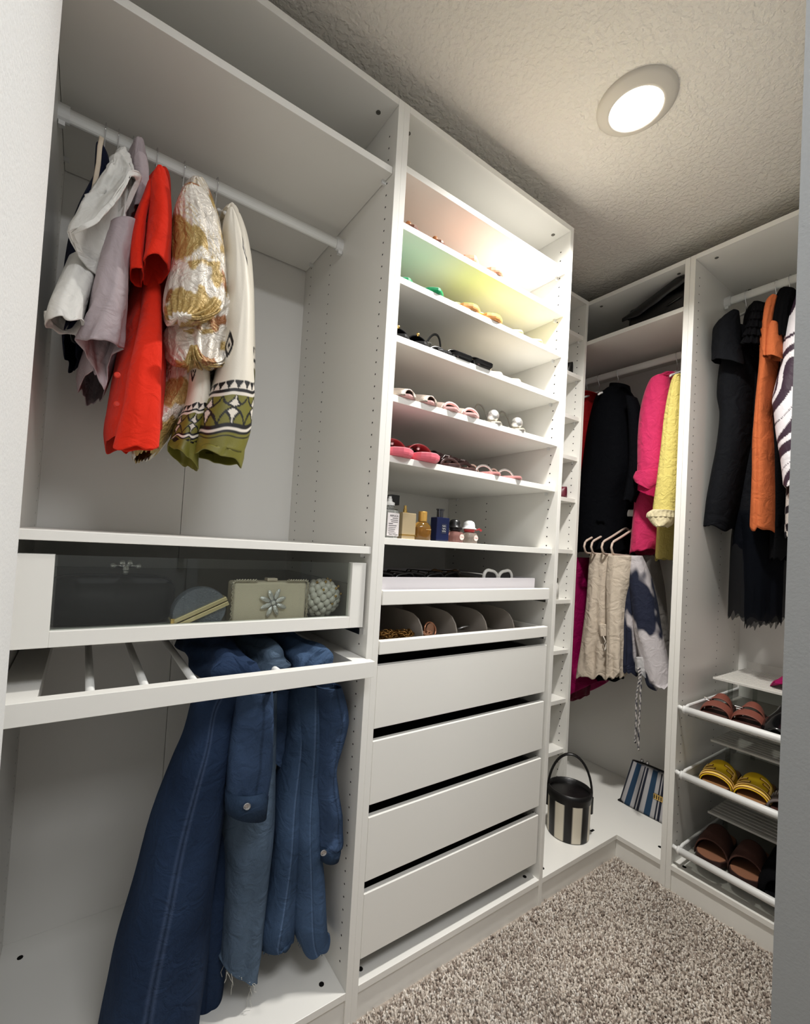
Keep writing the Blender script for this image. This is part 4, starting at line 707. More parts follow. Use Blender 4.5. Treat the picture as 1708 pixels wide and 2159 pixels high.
# ---------------------------------------------------------------- shoes
OT=[0,.04,.14,.30,.48,.70,.86,.95,1.0]
OW={'round':[.12,.42,.62,.64,.66,1.0,.90,.60,.10],'square':[.2,.5,.62,.64,.66,.98,.95,.85,.62],'point':[.12,.42,.6,.6,.62,.95,.66,.36,.04],'slide':[.3,.66,.84,.86,.88,1.0,.94,.72,.2]}
def hw(t,w,k): return .5*w*np.interp(t,OT,OW[k])
def outline(L,w,k,n=20,s=1.):
    t=.5-.5*np.cos(np.linspace(0,np.pi,n)); x=hw(t,w,k)*s
    return [(a,L*b) for a,b in zip(x,t)]+[(-a,L*b) for a,b in list(zip(x,t))[::-1]]
def shoe(name,label,loc,rz,sole,foot,straps=(),L=.235,w=.085,k='round',h=.012,group=None,cat='shoe',heel=0,foot_label=None,rim=None):
    g=thing(name,label,cat,loc,rz,group); o=outline(L,w,k); i=outline(L*.985,w,k,s=.93)
    zf=lambda y:heel*max(0,1-y/L*1.6)
    mk('sole',MB().rings([[(x*.82,L*.5+(y-L*.5)*(.97-.25*h),.0003+(zf(y) if y>.05 else 0)) for x,y in o],[(x*.95,L*.5+(y-L*.5)*.99,h*.25+zf(y)) for x,y in o],[(x,y,h*.5+zf(y)) for x,y in o],[(x,y,h-.002+zf(y)) for x,y in o],[(x*.98,y,h+zf(y)) for x,y in o]]),sole,g,smooth=False,local=True)
    mk('footbed',MB().rings([[(x,y+.002,h+zf(y)-.0005) for x,y in i],[(x*.98,y+.002,h+.002+zf(y)) for x,y in i]]),foot,g,local=True)
    for s in straps:
        m=s[1]
        if s[0]=='band':
            _,_,t0,t1,hh=s[:5]; close=s[5] if len(s)>5 else 0; R=[]
            for j in range(16):
                t=t0+(t1-t0)*j/15; ww=float(hw(np.array(t),w,k))+.003; hz=hh*(1-close*.92*((t-t0)/(t1-t0))**(2 if close==1 else 1.3)); R.append([(ww*math.cos(a),t*L,h*.4+(hz+h*.6)*math.sin(a)**.8) for a in np.linspace(0,math.pi,21)])
            mk(s[6] if len(s)>6 else 'upper_band',MB().rings(R,False,False,closed=False),m,g,smooth=True,local=True,solid=.003)
        elif s[0]=='strap':
            _,_,t0,t1,hh,r=s[:6]; P=[]
            for a in np.linspace(0,math.pi,17):
                t=t0+(t1-t0)*(a/math.pi); P.append((float(hw(np.array(t),w,k)+.002)*math.cos(a),t*L,h*.6+hh*math.sin(a)))
            mk('strap',MB().tube(P,r,8,sq=.55),m,g,smooth=True,local=True)
        elif s[0]=='ankle':
            _,_,zt,r=s[:4]; P=[]
            for a in np.linspace(0,2*math.pi,32,endpoint=False):
                P.append((.032*math.cos(a),L*.16+.045*math.sin(a)*(1 if math.sin(a)<0 else 1.1),zt+.018*math.sin(a)))
            mk('ankle_strap',MB().tube(P,r,8,closed=True,sq=.5),m,g,smooth=True,local=True)
            mk('heel_counter',MB().rings([[(.03*math.cos(a),L*.09+.03*math.sin(a),h),(.032*math.cos(a),L*.09+.033*math.sin(a),zt)] for a in np.linspace(math.pi,2*math.pi,9)],False,False,closed=False),m,g,smooth=True,local=True,solid=.0025) if len(s)>4 else None
        elif s[0]=='loop':   # big standing back strap
            _,_,t0,zt,r,lean=s[:6]; P=[(.034*math.cos(a),t0*L-lean*math.sin(a)*L,h*.8+zt*math.sin(a)) for a in np.linspace(0,math.pi,21)]
            mk('back_strap',MB().tube(P,r,8,sq=.5),m,g,smooth=True,local=True)
        elif s[0]=='thong':
            _,_,t1,t0,hh,r=s[:6]
            for sg in (1,-1): mk('thong_strap',MB().tube([(0,t1*L,h),(sg*.008,t1*L-.012,h+hh*.7),(sg*.025,(t0+t1)/2*L,h+hh),(sg*float(hw(np.array(t0),w,k)),t0*L,h*.6)],r,8,sq=.5),m,g,smooth=True,local=True)
        elif s[0]=='ball': mk('ornament',MB().ball(s[2],s[3],14,10),m,g,smooth=True,local=True)
        elif s[0]=='buckle': mk('buckle',MB().tube([(s[2][0]+s[3]*a,s[2][1]+s[3]*b*.6,s[2][2]+s[3]*b*.5) for a,b in ((1,1),(-1,1),(-1,-1),(1,-1))],.0016,6,closed=True),m,g,local=True)
    return g
c=lambda n,col=(128,128,128),r=.5,**k:mat(n,col,r,**k)
PI=math.pi
def pair(name,lab,z,xs,sole,foot,straps,group,ys=.016,ang=(0,0),L=.235,**k):
    for i,(x,l) in enumerate(zip(xs,lab)):
        a=ang[i]; yy=ys[i] if isinstance(ys,tuple) else ys
        # toe towards the room (-y): origin is the heel
        shoe(name,l,(x+math.sin(a)*0 + L*math.sin(-a)*-1*0,yy+L,z),PI+a,sole,foot,straps,L=L,group=group,**k)
Z=SH
# shelf under the top cubby: brown beaded and peach sandals
BRN=c('brown_leather',(112,66,48),.5); BEAD=c('amber_bead',(168,108,62),.25)
pair('beaded_sandal',('brown beaded sandal on second shelf from top, left of its pair','brown beaded sandal on second shelf from top, right of its pair'),Z[1],(.068,.165),BRN,c('tan_footbed',(186,142,112),.6),[('strap',BRN,.72,.74,.022,.005),('strap',BRN,.85,.83,.02,.005),('ball',BEAD,(0,.20,.034),.009),('ball',BEAD,(.016,.196,.03),.007),('ball',GOLDM,(-.017,.197,.03),.006)],'brown beaded sandals')
PCH=c('peach_leather',(226,160,130),.5)
pair('peach_sandal',('peach flat sandal on second shelf from top, left of its pair','peach flat sandal on second shelf from top, right of its pair'),Z[1],(.292,.395),PCH,c('peach_footbed',(232,178,150),.55),[('strap',PCH,.72,.70,.02,.005),('strap',PCH,.5,.52,.03,.004)],'peach sandals',ys=(.012,.004),w=.09,h=.018)
# green, lime-yellow shelf
GRN=c('emerald_leather',(18,150,92),.4); LIM=c('lime_rubber',(196,214,74),.45); ORF=c('orange_footbed',(224,150,84),.55); YEL=c('pale_yellow_rubber',(238,226,140),.5)
pair('green_sandal',('emerald green sandal with looped strap, far left on third shelf','emerald green sandal with looped strap, second from left on third shelf'),Z[2],(.062,.155),GRN,c('mint_footbed',(150,226,190),.5),[('strap',GRN,.72,.72,.016,.004),('loop',GRN,.55,.075,.003,.12),('strap',GRN,.86,.85,.012,.003)],'green strappy sandals',ys=(.02,.004))
pair('lime_slide',('lime edged slide with orange footbed on third shelf, left of its pair','lime edged slide with orange footbed on third shelf, right of its pair'),Z[2],(.298,.392),c('apricot_sole',(222,156,92),.5),LIM,[('band',YEL,.5,.72,.03)],'lime and orange slides',ys=(.006,.002),w=.094,h=.017,k='slide')
pair('pale_yellow_sandal',('pale yellow flat sandal on third shelf, left of its pair','pale yellow flat sandal on third shelf, right of its pair'),Z[2],(.515,.615),YEL,YEL,[('strap',YEL,.7,.72,.016,.005),('thong',YEL,.9,.5,.02,.003)],'pale yellow sandals',ys=.012,h=.01)
# black shelf
PAT=c('black_patent2',(13,13,14),.18,coat=.3); BS=c('black_sole',(18,17,17),.6)
pair('ruffled_black_sandal',('black ruffled sandal far left on fourth shelf','black ruffled sandal with gold tip, second on fourth shelf'),Z[3],(.058,.125),BS,BS,[('band',RF,.62,.86,.028),('strap',BLKL,.5,.55,.045,.005),('ball',GOLDM,(.02,.225,.03),.005),('loop',BLKL,.3,.06,.003,.1)],'ruffled black sandals',w=.075)
pair('black_strappy_sandal',('black strappy heel sandal lying toe inwards on fourth shelf',),Z[3],(.215,),BS,BS,[('strap',BLKL,.82,.78,.030,.0045),('strap',BLKL,.72,.88,.024,.004),('loop',BLKL,.62,.075,.0035,-.1),('buckle',STEEL,(.03,.17,.045),.008)],None,w=.09)
pair('black_square_slide',('black patent square toe slide on fourth shelf, left of its pair','black patent square toe slide on fourth shelf, right of its pair'),Z[3],(.268,.352),PAT,c('black_footbed',(30,30,32),.4),[('band',PAT,.62,.84,.022)],'black square toe slides',ys=(.006,.002),k='square',h=.016,w=.088)
CRE=c('cream_leather',(226,212,184),.5)
pair('cream_sandal',('cream thong sandal with upright strap tip on fourth shelf, left of its pair','cream thong sandal on fourth shelf, right of its pair'),Z[3],(.432,.52),CRE,CRE,[('strap',CRE,.74,.76,.016,.004),('loop',CRE,.7,.03,.0025,.05)],'cream sandals',h=.008)
# silver shelf
SEQ=mat('silver_sequin',(196,182,170),.3,.6,bump=1.,bscale=420); PNK=c('blush_satin',(222,178,174),.45); CRY=mat('crystal_stone',(226,226,224),.12,.75,bump=1,bscale=300)
def ribbed(col,n,ns): return mat(n,col,.35,.4,bump=.8,bscale=ns)
pair('sequin_slide',('silver sequinned slide far left on fifth shelf','silver sequinned slide second from left on fifth shelf'),Z[4],(.072,.148),PNK,PNK,[('band',SEQ,.5,.985,.042,.72)],'silver sequinned slides',ys=(.0,.0),w=.084,h=.007)
RIB=ribbed((206,186,176),'pleated_silver',160)
pair('pleated_slide',('pleated silver slide with pink toe on fifth shelf, left of its pair','pleated silver slide with pink toe on fifth shelf, right of its pair'),Z[4],(.236,.315),PNK,PNK,[('band',RIB,.5,.92,.040,.72),('loop',BLKL,.4,.07,.003,.15),('strap',PNK,.93,.92,.02,.004)],'pleated silver slides',ys=(.0,.0),w=.084,h=.008)
WST=c('silver_strap',(188,184,176),.35,metal=.5)
pair('crystal_sandal',('silver sandal with crystal ball and tall ankle loop on fifth shelf','silver sandal with crystal ball on fifth shelf, rightmost shoe'),Z[4],(.432,.545),WST,CRE,[('ball',CRY,(.012,.215,.028),.019),('strap',WST,.75,.72,.016,.003),('strap',WST,.84,.80,.012,.003),('loop',c('grey_strap',(112,106,98),.4),.66,.078,.003,.06)],'crystal ball sandals',ys=(.008,.008),w=.08,h=.008)
# red and black shelf
RDS=c('red_rubber',(236,112,128),.45); RDD=c('dark_red_leather',(120,26,30),.45)
pair('red_slide',('coral red slide overhanging the sixth shelf edge at far left','coral red slide overhanging the sixth shelf, second from left'),Z[5],(.062,.152),RDS,c('pink_footbed',(238,176,182),.5),[('band',RDD,.52,.74,.034),('ball',CRY,(-.01,.150,.048),.006)],'coral red slides',ys=(-.012,-.016),w=.09,h=.02,k='slide')
pair('studded_sandal',('black studded gladiator sandal on sixth shelf behind the red slides',),Z[5],(.205,),BS,BS,[('band',BLKL,.5,.7,.05),('strap',BLKL,.8,.78,.03,.005),('strap',BLKL,.35,.38,.065,.006),('loop',BLKL,.2,.09,.005,.02),('ball',GOLDM,(.02,.13,.06),.005),('ball',GOLDM,(.0,.145,.062),.005),('ball',GOLDM,(-.02,.16,.055),.005)],None,ys=.05,w=.08)
CHO=c('chocolate_leather',(58,34,32),.45)
pair('brown_sandal',('dark brown strappy sandal on sixth shelf, left of its pair','dark brown strappy sandal on sixth shelf, right of its pair'),Z[5],(.272,.350),CHO,c('brown_footbed',(108,72,60),.5),[('band',CHO,.40,.52,.055),('strap',CHO,.64,.62,.045,.006),('strap',CHO,.76,.80,.034,.006),('strap',CHO,.86,.84,.024,.005),('buckle',CHROME,(.02,.20,.034),.009)],'dark brown strappy sandals',ys=(.015,.03),w=.08)
pair('jewelled_sandal',('pink thong sandal with glittering arched strap on sixth shelf, left of its pair','pink thong sandal with pale arched strap on sixth shelf, right of its pair'),Z[5],(.435,.535),c('rose_leather',(206,142,140),.5),c('rose_footbed',(216,160,156),.5),[('strap',CRY,.74,.74,.032,.004),('strap',c('pale_strap',(222,196,180),.4),.5,.52,.04,.003)],'pink jewelled sandals',ys=(.006,.004),w=.08,h=.009)
# ladder shelf shoes (only tips show)
shoe('dark_heel','dark shoe heel showing on a corner ladder shelf',(1.165,.262,LZ[1]+.0),.3,BS,BS,[('band',BLKL,.0,.35,.05)],L=.22,w=.07)
shoe('plum_heel','plum shoe tip showing on a lower corner ladder shelf',(1.165,.262,LZ[4]),.3,c('plum_leather',(96,30,46),.4),BS,[('band',c('plum_leather'),.0,.35,.04)],L=.22,w=.07)
g=thing('small_spray_bottle','small clear spray bottle on a corner ladder shelf','bottle',(1.120,.262,LZ[6]))
mk('body',MB().lathe([(.014,.0),(.014,.06),(.008,.068),(.008,.074)],(1.120,.262,LZ[6]),16),MILK,g,smooth=True); mk('cap',MB().lathe([(.009,.074),(.009,.092),(.006,.095)],(1.120,.262,LZ[6]),16),mat('dark_cap',(70,66,58),.4),g)
# ---------------------------------------------------------------- perfume bottles
PZ=SH[6]
def glassy(n,col=(200,200,200),rough=.05): return mat(n,col,rough,trans=.75,ior=1.4)
LBL=c('paper_label',(214,208,208),.7); INK=c('black_ink',(24,24,26),.7)
def sbox(cx,cy,z0,z1,wx,wy,e=5,n=28,taper=((0,.97),(.03,1),(.94,1),(1,.92))):
    return MB().rings([ell((cx,cy,z0+(z1-z0)*t),(wx/2*s,0,0),(0,wy/2*s,0),n,e) for t,s in taper])
F=(1,0,0),(0,0,1)
g=thing('perfume_bottle','clear perfume bottle with white printed label and white sprayer, leftmost','bottle',(.064,.055,PZ))
mk('body',sbox(.064,.055,PZ,PZ+.076,.042,.042,6),glassy('clear_glass',(206,208,204)),g,smooth=True); mk('neck',MB().lathe([(.016,.076),(.012,.086),(.012,.09)],(.064,.055,PZ),20),glassy('clear_glass'),g,smooth=True)
mk('sprayer',MB().lathe([(.014,.089),(.014,.097),(.007,.100),(.006,.108),(.0045,.109),(.0045,.114)],(.064,.055,PZ),20),WPL,g)
mk('label',MB().box((.045,.0325,PZ+.006),(.083,.0335,PZ+.068)),LBL,g)
text('REPLICA',.0072,g,INK,(.066,.0322,PZ+.058),*F)
for i,(wd,hh) in enumerate(((.018,.0012),(.024,.0012),(.022,.0012),(.014,.0014),(.026,.0012),(.024,.001),(.022,.0012),(.020,.0012),(.024,.001))): mk('print_line',MB().box((.079-wd if i<3 else .049,.0322,PZ+.0535-i*.0050),(.079 if i<3 else .049+wd,.0326,PZ+.0535-i*.0050+hh)),INK,g)
text('Maison Margiela',.0046,g,INK,(.066,.0322,PZ+.0085),*F)
g=thing('perfume_bottle','tall perfume bottle with angular black cap standing behind the others','bottle',(.108,.115,PZ))
mk('body',sbox(.108,.115,PZ,PZ+.085,.046,.03,4),glassy('smoke_glass',(120,112,100)),g,smooth=True); mk('collar',MB().lathe([(.012,.085),(.012,.098)],(.108,.115,PZ),18),STEEL,g)
mk('cap',MB().prism([(.088,PZ+.104),(.098,PZ+.097),(.128,PZ+.097),(.128,PZ+.126),(.100,PZ+.126),(.088,PZ+.116)],.098,.132,1),BLKL,g,bevel=.002)
g=thing('perfume_bottle','rectangular pale gold perfume bottle with bare gold nozzle','bottle',(.124,.058,PZ))
GP=c('champagne_metal',(208,188,152),.35,metal=.6)
mk('body',MB().box((.100,.040,PZ+.0125),(.147,.076,PZ+.073)),GP,g,bevel=.0015); mk('foot',MB().box((.101,.041,PZ),(.146,.075,PZ+.010)),GP,g,bevel=.001); mk('band',MB().box((.099,.039,PZ+.010),(.148,.077,PZ+.0125)),GOLDM,g)
mk('nozzle',MB().lathe([(.013,.073),(.013,.0745),(.0055,.075),(.0055,.083),(.0042,.085),(.0042,.094)],(.120,.058,PZ),18),GOLDM,g)
g=thing('perfume_bottle','round shouldered amber perfume bottle with gold cylinder cap','bottle',(.186,.060,PZ))
mk('body',MB().lathe([(.026,0),(.029,.004),(.0295,.03),(.027,.042),(.018,.051),(.011,.054)],(.186,.060,PZ),36,sx=1,sy=.75),glassy('amber_glass',(176,132,62)),g,smooth=True)
mk('liquid',MB().lathe([(.017,.006),(.019,.01),(.019,.034),(.016,.036)],(.186,.060,PZ),28,sx=1,sy=.7),c('amber_liquid',(150,108,40),.3),g,smooth=True)
mk('cap',MB().lathe([(.0125,.054),(.0128,.056),(.0128,.081),(.012,.083)],(.186,.060,PZ),28),c('brass_cap',(226,178,96),.35,metal=.6),g)
mk('print_line',MB().box((.183,.0370,PZ+.0305),(.201,.0374,PZ+.0318)),c('gold_print',(206,180,120),.5),g)
g=thing('perfume_bottle','navy blue rectangular perfume bottle with dark metal cap','bottle',(.252,.060,PZ))
NV=c('navy_lacquer',(18,26,62),.25)
mk('body',MB().box((.2285,.045,PZ+.002),(.2775,.075,PZ+.071)),NV,g,bevel=.002); mk('foot',MB().box((.231,.047,PZ),(.275,.073,PZ+.003)),BLKL,g)
mk('cap',MB().lathe([(.0095,.071),(.0105,.072),(.0105,.092),(.0125,.093),(.0125,.0965)],(.252,.060,PZ),24),c('gunmetal',(92,92,98),.2,metal=.9),g)
mk('label',MB().box((.2475,.0442,PZ+.024),(.2655,.0449,PZ+.052)),c('dark_plate',(44,48,66),.4),g)
for i in range(3):
    zz=PZ+.0455-i*.0075; mk('script_print',MB().tube([(.2495+.0022*k+.0006*math.sin(k*2),.0441,zz+.0022*math.sin(k*1.9+i)) for k in range(7)],.0006,4),c('silver_print',(206,204,198),.4),g)
for lab,x,bc,hat,rib in (('pink perfume bottle wearing a black bowler hat cap',.315,(206,150,142),BLKL,c('black_ribbon2',(30,22,26),.5)),('clear pink perfume bottle wearing a white bowler hat cap and red ribbon',.375,(206,192,180),WPL,c('red_ribbon',(198,70,72),.55))):
    g=thing('perfume_bottle',lab,'bottle',(x,.06,PZ)); nm='pink_glass' if hat is BLKL else 'blush_glass'
    mk('body',sbox(x,.06,PZ,PZ+.034,.043,.043,4,taper=((0,.96),(.06,1),(.8,1),(.93,.9),(1,.6))),glassy(nm,bc),g,smooth=True)
    mk('hat_cap',MB().lathe([(.0225,.044),(.0235,.046),(.0215,.0475),(.0185,.049),(.0182,.058),(.0155,.066),(.008,.0705),(.001,.0712)],(x-.002,.06,PZ),28),hat,g,smooth=True)
    mk('ribbon',MB().lathe([(.013,.034),(.017,.037),(.0175,.043),(.0165,.0445)],(x,.06,PZ),20),rib,g,smooth=True)
    bw=MB(); bw.rings([[(x+.012,.045,PZ+.04),(x+.012,.043,PZ+.043)],[(x+.024,.042,PZ+.043),(x+.024,.04,PZ+.049)],[(x+.031,.04,PZ+.038),(x+.034,.038,PZ+.044)]],False,False,closed=False) if hat is WPL else bw.rings([[(x-.006,.041,PZ+.038),(x-.006,.041,PZ+.043)],[(x+.008,.039,PZ+.039),(x+.009,.039,PZ+.045)]],False,False,closed=False)
    mk('bow',bw,rib,g,solid=.0012)
    R=Vector((0,0,1)).rotation_difference(Vector((0,-1,0))).to_matrix()
    mk('round_label',MB().lathe([(.0088,0),(.0088,.0008)],(x+.009,.0385,PZ+.017),24,R=R),c('pale_label',(232,214,206),.6),g)
    text('Twilly',.0052,g,c('rose_ink',(168,92,92),.6),(x+.009,.0374,PZ+.0155),*F)
# ---------------------------------------------------------------- sunglasses tray
ty=1.051
g=thing('accessory_box','shallow white felt lined box standing in the upper pull-out tray','box',(.345,.2,ty))
GR=c('grey_white_card',(206,202,206),.7)
for a,b in (((.026,.030,ty+.0005),(.668,.036,1.113)),((.026,.40,ty+.0005),(.668,.406,1.113)),((.026,.036,ty+.0005),(.032,.40,1.113)),((.662,.036,ty+.0005),(.668,.40,1.113))): mk('box_side',MB().box(a,b),GR,g)
mk('box_base',MB().box((.032,.036,ty+.0005),(.662,.40,1.086)),FEL,g)
for x in (.155,.28,.405,.53): mk('divider',MB().box((x-.002,.036,1.086),(x+.002,.40,1.104)),FEL,g)
def shades(label,x,y,z,m,lens,tilt=.5,w=.066,round_=1.,rz=0.):
    g=thing('sunglasses',label,'sunglasses',(x,y,z),rz)
    for s in (1,-1):
        P=[(s*.034+ .030*math.cos(a)*(1.06 if s*math.cos(a)>0 else 1),-.004*math.sin(a)*0,.0055+.021*round_+.021*round_*math.sin(a)+(.010*max(0,s*math.cos(a))*max(0,math.sin(a)))) for a in np.linspace(0,2*PI,28,endpoint=False)]
        mk('rim',MB().tube(P,.0055,8,closed=True),m,g,smooth=True,local=True)
        mk('lens',MB().rings([[(p[0]*1,y_,p[2]) for p in P] for y_ in (-.001,.001)]),lens,g,local=True)
        mk('temple',MB().tube([(s*.066,.002,.036),(s*.067,.06,.036),(s*.062,.11,.034),(s*.056,.135,.014)],.003,8,sq=.5),m,g,smooth=True,local=True)
    mk('bridge',MB().tube([(-.008,0,.028),(0,-.001,.033),(.008,0,.028)],.0035,8),m,g,smooth=True,local=True)
    return g
BP=c('black_acetate',(15,15,17),.2); BLN=c('dark_lens',(22,22,26),.08); WP=c('white_acetate',(226,224,218),.25)
shades('white cat-eye sunglasses standing on the right of the accessory box',.505,.05,1.0865,WP,BLN)
shades('black sunglasses at far left of the accessory box',.045+.06,.07,1.0865,BP,BLN,round_=.62)
shades('black sunglasses in the middle of the accessory box, left one',.235,.09,1.0865,BP,BLN,round_=.6)
shades('black sunglasses in the middle of the accessory box, right one',.34,.13,1.0865,BP,BLN,round_=.6)
shades('brown sunglasses behind the white pair in the accessory box',.41,.20,1.080,c('tortoise_acetate',(96,70,44),.25),BLN,round_=.8)
# ---------------------------------------------------------------- jewellery tray
tz=.9245
g=thing('jewellery_insert','grey felt jewellery insert with curved dividers in the lower pull-out tray','insert',(.37,.2,tz))
mk('insert_base',MB().box((.046,.024,tz),(.699,.485,tz+.006)),FEL,g)
mk('back_wall',MB().box((.046,.30,tz+.006),(.699,.304,1.005)),FEL,g)
for x in (.183,.313,.441,.568):
    pf=[(.026,tz+.006),(.026,.955),(.034,.975),(.050,.993),(.075,1.004),(.11,1.007),(.299,1.007),(.299,tz+.006)]
    mk('curved_divider',MB().prism([(y,z) for y,z in pf],x-.002,x+.002,0),FEL,g)
for x in (.183,.313,.441,.568): mk('rear_divider',MB().box((x-.002,.305,tz+.006),(x+.002,.484,1.0)),FEL,g)
rg=random.Random(4)
def chain(label,x,y,z,n,r,m,spread=.03,name='chain_necklace',cat='necklace'):
    g=thing(name,label,cat,(x,y,z)); mb=MB(); t=0
    for i in range(n):
        a=i*.42; rr=spread*(.45+.55*abs(math.sin(i*.13))); cx=x+rr*1.15*math.cos(a); cy=y+rr*math.sin(a); zz=z+r+.012*abs(math.sin(i*.37))+i*.0002
        tx=Vector((-math.sin(a),math.cos(a),.3*math.cos(i))).normalized(); u=Vector((0,0,1)).cross(tx) if i%2 else Vector((0,0,1))
        P=[Vector((cx,cy,zz))+tx*r*1.5*math.cos(b)+u*r*math.sin(b) for b in np.linspace(0,2*PI,8,endpoint=False)]
        mb.tube(P,r*.28,4,closed=True)
    mk('links',mb,m,g,kind='stuff',smooth=True); mk('clasp',MB().ball((x+spread,y,z+.006),.004),m,g,smooth=True)
OG=c('old_gold',(150,112,62),.35,metal=.9)
chain('heap of gold chains in the leftmost compartment of the jewellery insert',.085,.066,tz+.006,60,.006,OG,.026)
chain('gold chain beside the heap in the leftmost jewellery compartment',.14,.062,tz+.006,46,.007,OG,.024)
g=thing('bangle','round rose gold bangle standing in the second jewellery compartment','bangle',(.245,.068,tz+.006)); mk('ring',MB().tube([(.245+.021*math.cos(a),.068+.006*math.sin(a*1),tz+.030+.021*math.sin(a)) for a in np.linspace(0,2*PI,28,endpoint=False)],.003,8,closed=True),c('rose_gold',(188,132,104),.25,metal=.8),g,smooth=True); mk('disc',MB().lathe([(.0195,-.001),(.0195,.001)],(.245,.068,tz+.030),24,R=Vector((0,0,1)).rotation_difference(Vector((.25,-1,0))).to_matrix()),c('rose_disc',(170,126,100),.4),g)
chain('shell coloured beads in the second jewellery compartment',.212,.060,tz+.006,30,.006,c('coral_bead',(206,150,116),.4),.018,'bead_bracelet','bracelet')
g=thing('hair_clip','silver bar clip in the third jewellery compartment','clip',(.37,.06,tz+.02)); mk('bar',MB().tube([(.345,.066,tz+.026),(.372,.058,tz+.034),(.392,.056,tz+.037)],.0055,8,sq=.5),STEEL,g,smooth=True); mk('hinge',MB().ball((.345,.066,tz+.024),.006),STEEL,g)
mk('lower_bar',MB().tube([(.345,.066,tz+.012),(.372,.062,tz+.0125),(.392,.060,tz+.014)],.005,8,sq=.5),STEEL,g,smooth=True)
# ---------------------------------------------------------------- clutches in the glass drawer
dz=.9995
g=thing('box_clutch','large black rounded box clutch with crystal clasp in the glass drawer','clutch',(-.565,.17,dz))
bx=[]
for y,s in ((.13,.96),(.14,1),(.20,1),(.21,.96)): bx.append([(-.565+.118*s*math.copysign(abs(math.cos(a))**.45,math.cos(a)),y,dz+.0505+.0500*s*math.copysign(abs(math.sin(a))**.45,math.sin(a))) for a in np.linspace(0,2*PI,48,endpoint=False)])
mk('body',MB().rings(bx),c('black_satin',(10,11,13),.55),g,smooth=True)
mk('frame',MB().tube([(p[0],.17,p[2]) for p in [(-.565+.1195*math.copysign(abs(math.cos(a))**.45,math.cos(a)),0,dz+.0515+.0500*math.copysign(abs(math.sin(a))**.45,math.sin(a))) for a in np.linspace(0,2*PI,48,endpoint=False)]],.0028,6,closed=True),c('dark_metal',(60,60,62),.3,metal=.9),g,smooth=True)
cm=MB(); cx=-.545
cl=mk('clasp',MB().tube([(cx-.024,.16,dz+.122),(cx+.024,.16,dz+.122)],.004,8),CHROME,g,smooth=True)
for x,z,r in ((-.024,.122,.0062),(.024,.122,.0062),(-.007,.128,.0068),(.007,.128,.0068),(0,.116,.0075),(0,.108,.006)): mk('crystal',MB().ball((cx+x,.158,dz+z),r,8,5),CRY,cl)
g=thing('half_moon_clutch','clear glittery half-moon clutch with gold bar frame tilted in the drawer','clutch',(-.41,.10,dz))
A0=Vector((-.463,.06,dz+.012)); B0=Vector((-.357,.06,dz+.060)); d=(B0-A0); ctr=(A0+B0)/2; u=d.normalized(); nrm=Vector((-u.z,0,u.x))
hm=[]
for y in (.045,.05,.075,.08):
    s=.97 if y in (.045,.08) else 1; hm.append([ctr+u*.056*s*math.cos(a)+nrm*.050*s*math.sin(a)+Vector((0,y-.06,0)) for a in np.linspace(.05,PI-.05,26)])
mk('body',MB().rings([[tuple(p) for p in r] for r in hm]),mat('grey_glitter_glass',(96,102,112),.3,bump=1,bscale=260,spec=.8),g,smooth=False)
hl=[]
for y in (.046,.074): hl.append([ctr-nrm*.004+u*.052*math.cos(a)-nrm*.040*math.sin(a)+Vector((0,y-.06,0)) for a in np.linspace(.05,PI-.05,26)])
mk('lower_body',MB().rings([[tuple(p) for p in r if True] for r in hl]),mat('grey_glitter_glass'),g)
for o in (.005,-.006): mk('gold_bar',MB().rings([[tuple(A0+nrm*(o+q)+Vector((0,y,0))) for q,y in ((-.0042,-.022),(.0042,-.022),(.0042,.02),(-.0042,.02))],[tuple(B0+nrm*(o+q)+Vector((0,y,0))) for q,y in ((-.0042,-.022),(.0042,-.022),(.0042,.02),(-.0042,.02))]]),c('pale_gold',(226,208,160),.3,metal=.5),g,bevel=.001)
mk('hinge',MB().tube([(-.4655,.035,dz+.001),(-.4655,.035,dz+.026)],.004,8),GOLDM,g)
g=thing('glitter_clutch','champagne glitter box clutch with crystal flower brooch in the drawer','clutch',(-.252,.09,dz))
def glit(n,col):
    m=mat(n,col,.45,.25,bump=.9,bscale=900); return m
mk('body',MB().box((-.342,.058,dz+.0005),(-.164,.105,dz+.098)),glit('champagne_glitter',(236,223,198)),g,bevel=.006)
tw=MB()
for pts in ([(-.3435,.055,dz+.003)]+[(-.3435,.055,dz+.003+.0155*i) for i in range(1,7)]+[(-.338,.055,dz+.1015)]+[(-.338+.008*i,.055,dz+.1025) for i in range(1,7)],[(-.216+.008*i,.055,dz+.1025) for i in range(6)]+[(-.167,.055,dz+.1015)]+[(-.1625,.055,dz+.003+.0155*i) for i in range(6,-1,-1)]):
    pp=interp(np.asarray(pts)[:,None,:],60)[:,0,:]
    for s in (0,PI): tw.tube([(p[0]+.0022*math.cos(i*.9+s),p[1],p[2]+.0022*math.sin(i*.9+s)) for i,p in enumerate(pp)],.0017,5)
mk('twisted_edge',tw,c('rope_silver',(196,186,168),.3,metal=.8),g,smooth=True,kind='stuff')
mk('clasp',MB().box((-.263,.062,dz+.099),(-.238,.085,dz+.106)),c('ivory_metal',(222,206,186),.3,metal=.4),g,bevel=.0015)
br=mk('brooch',MB().lathe([(.012,0),(.010,.004)],(-.249,.058,dz+.050),16,R=Vector((0,0,1)).rotation_difference(Vector((0,-1,0))).to_matrix()),STEEL,g)
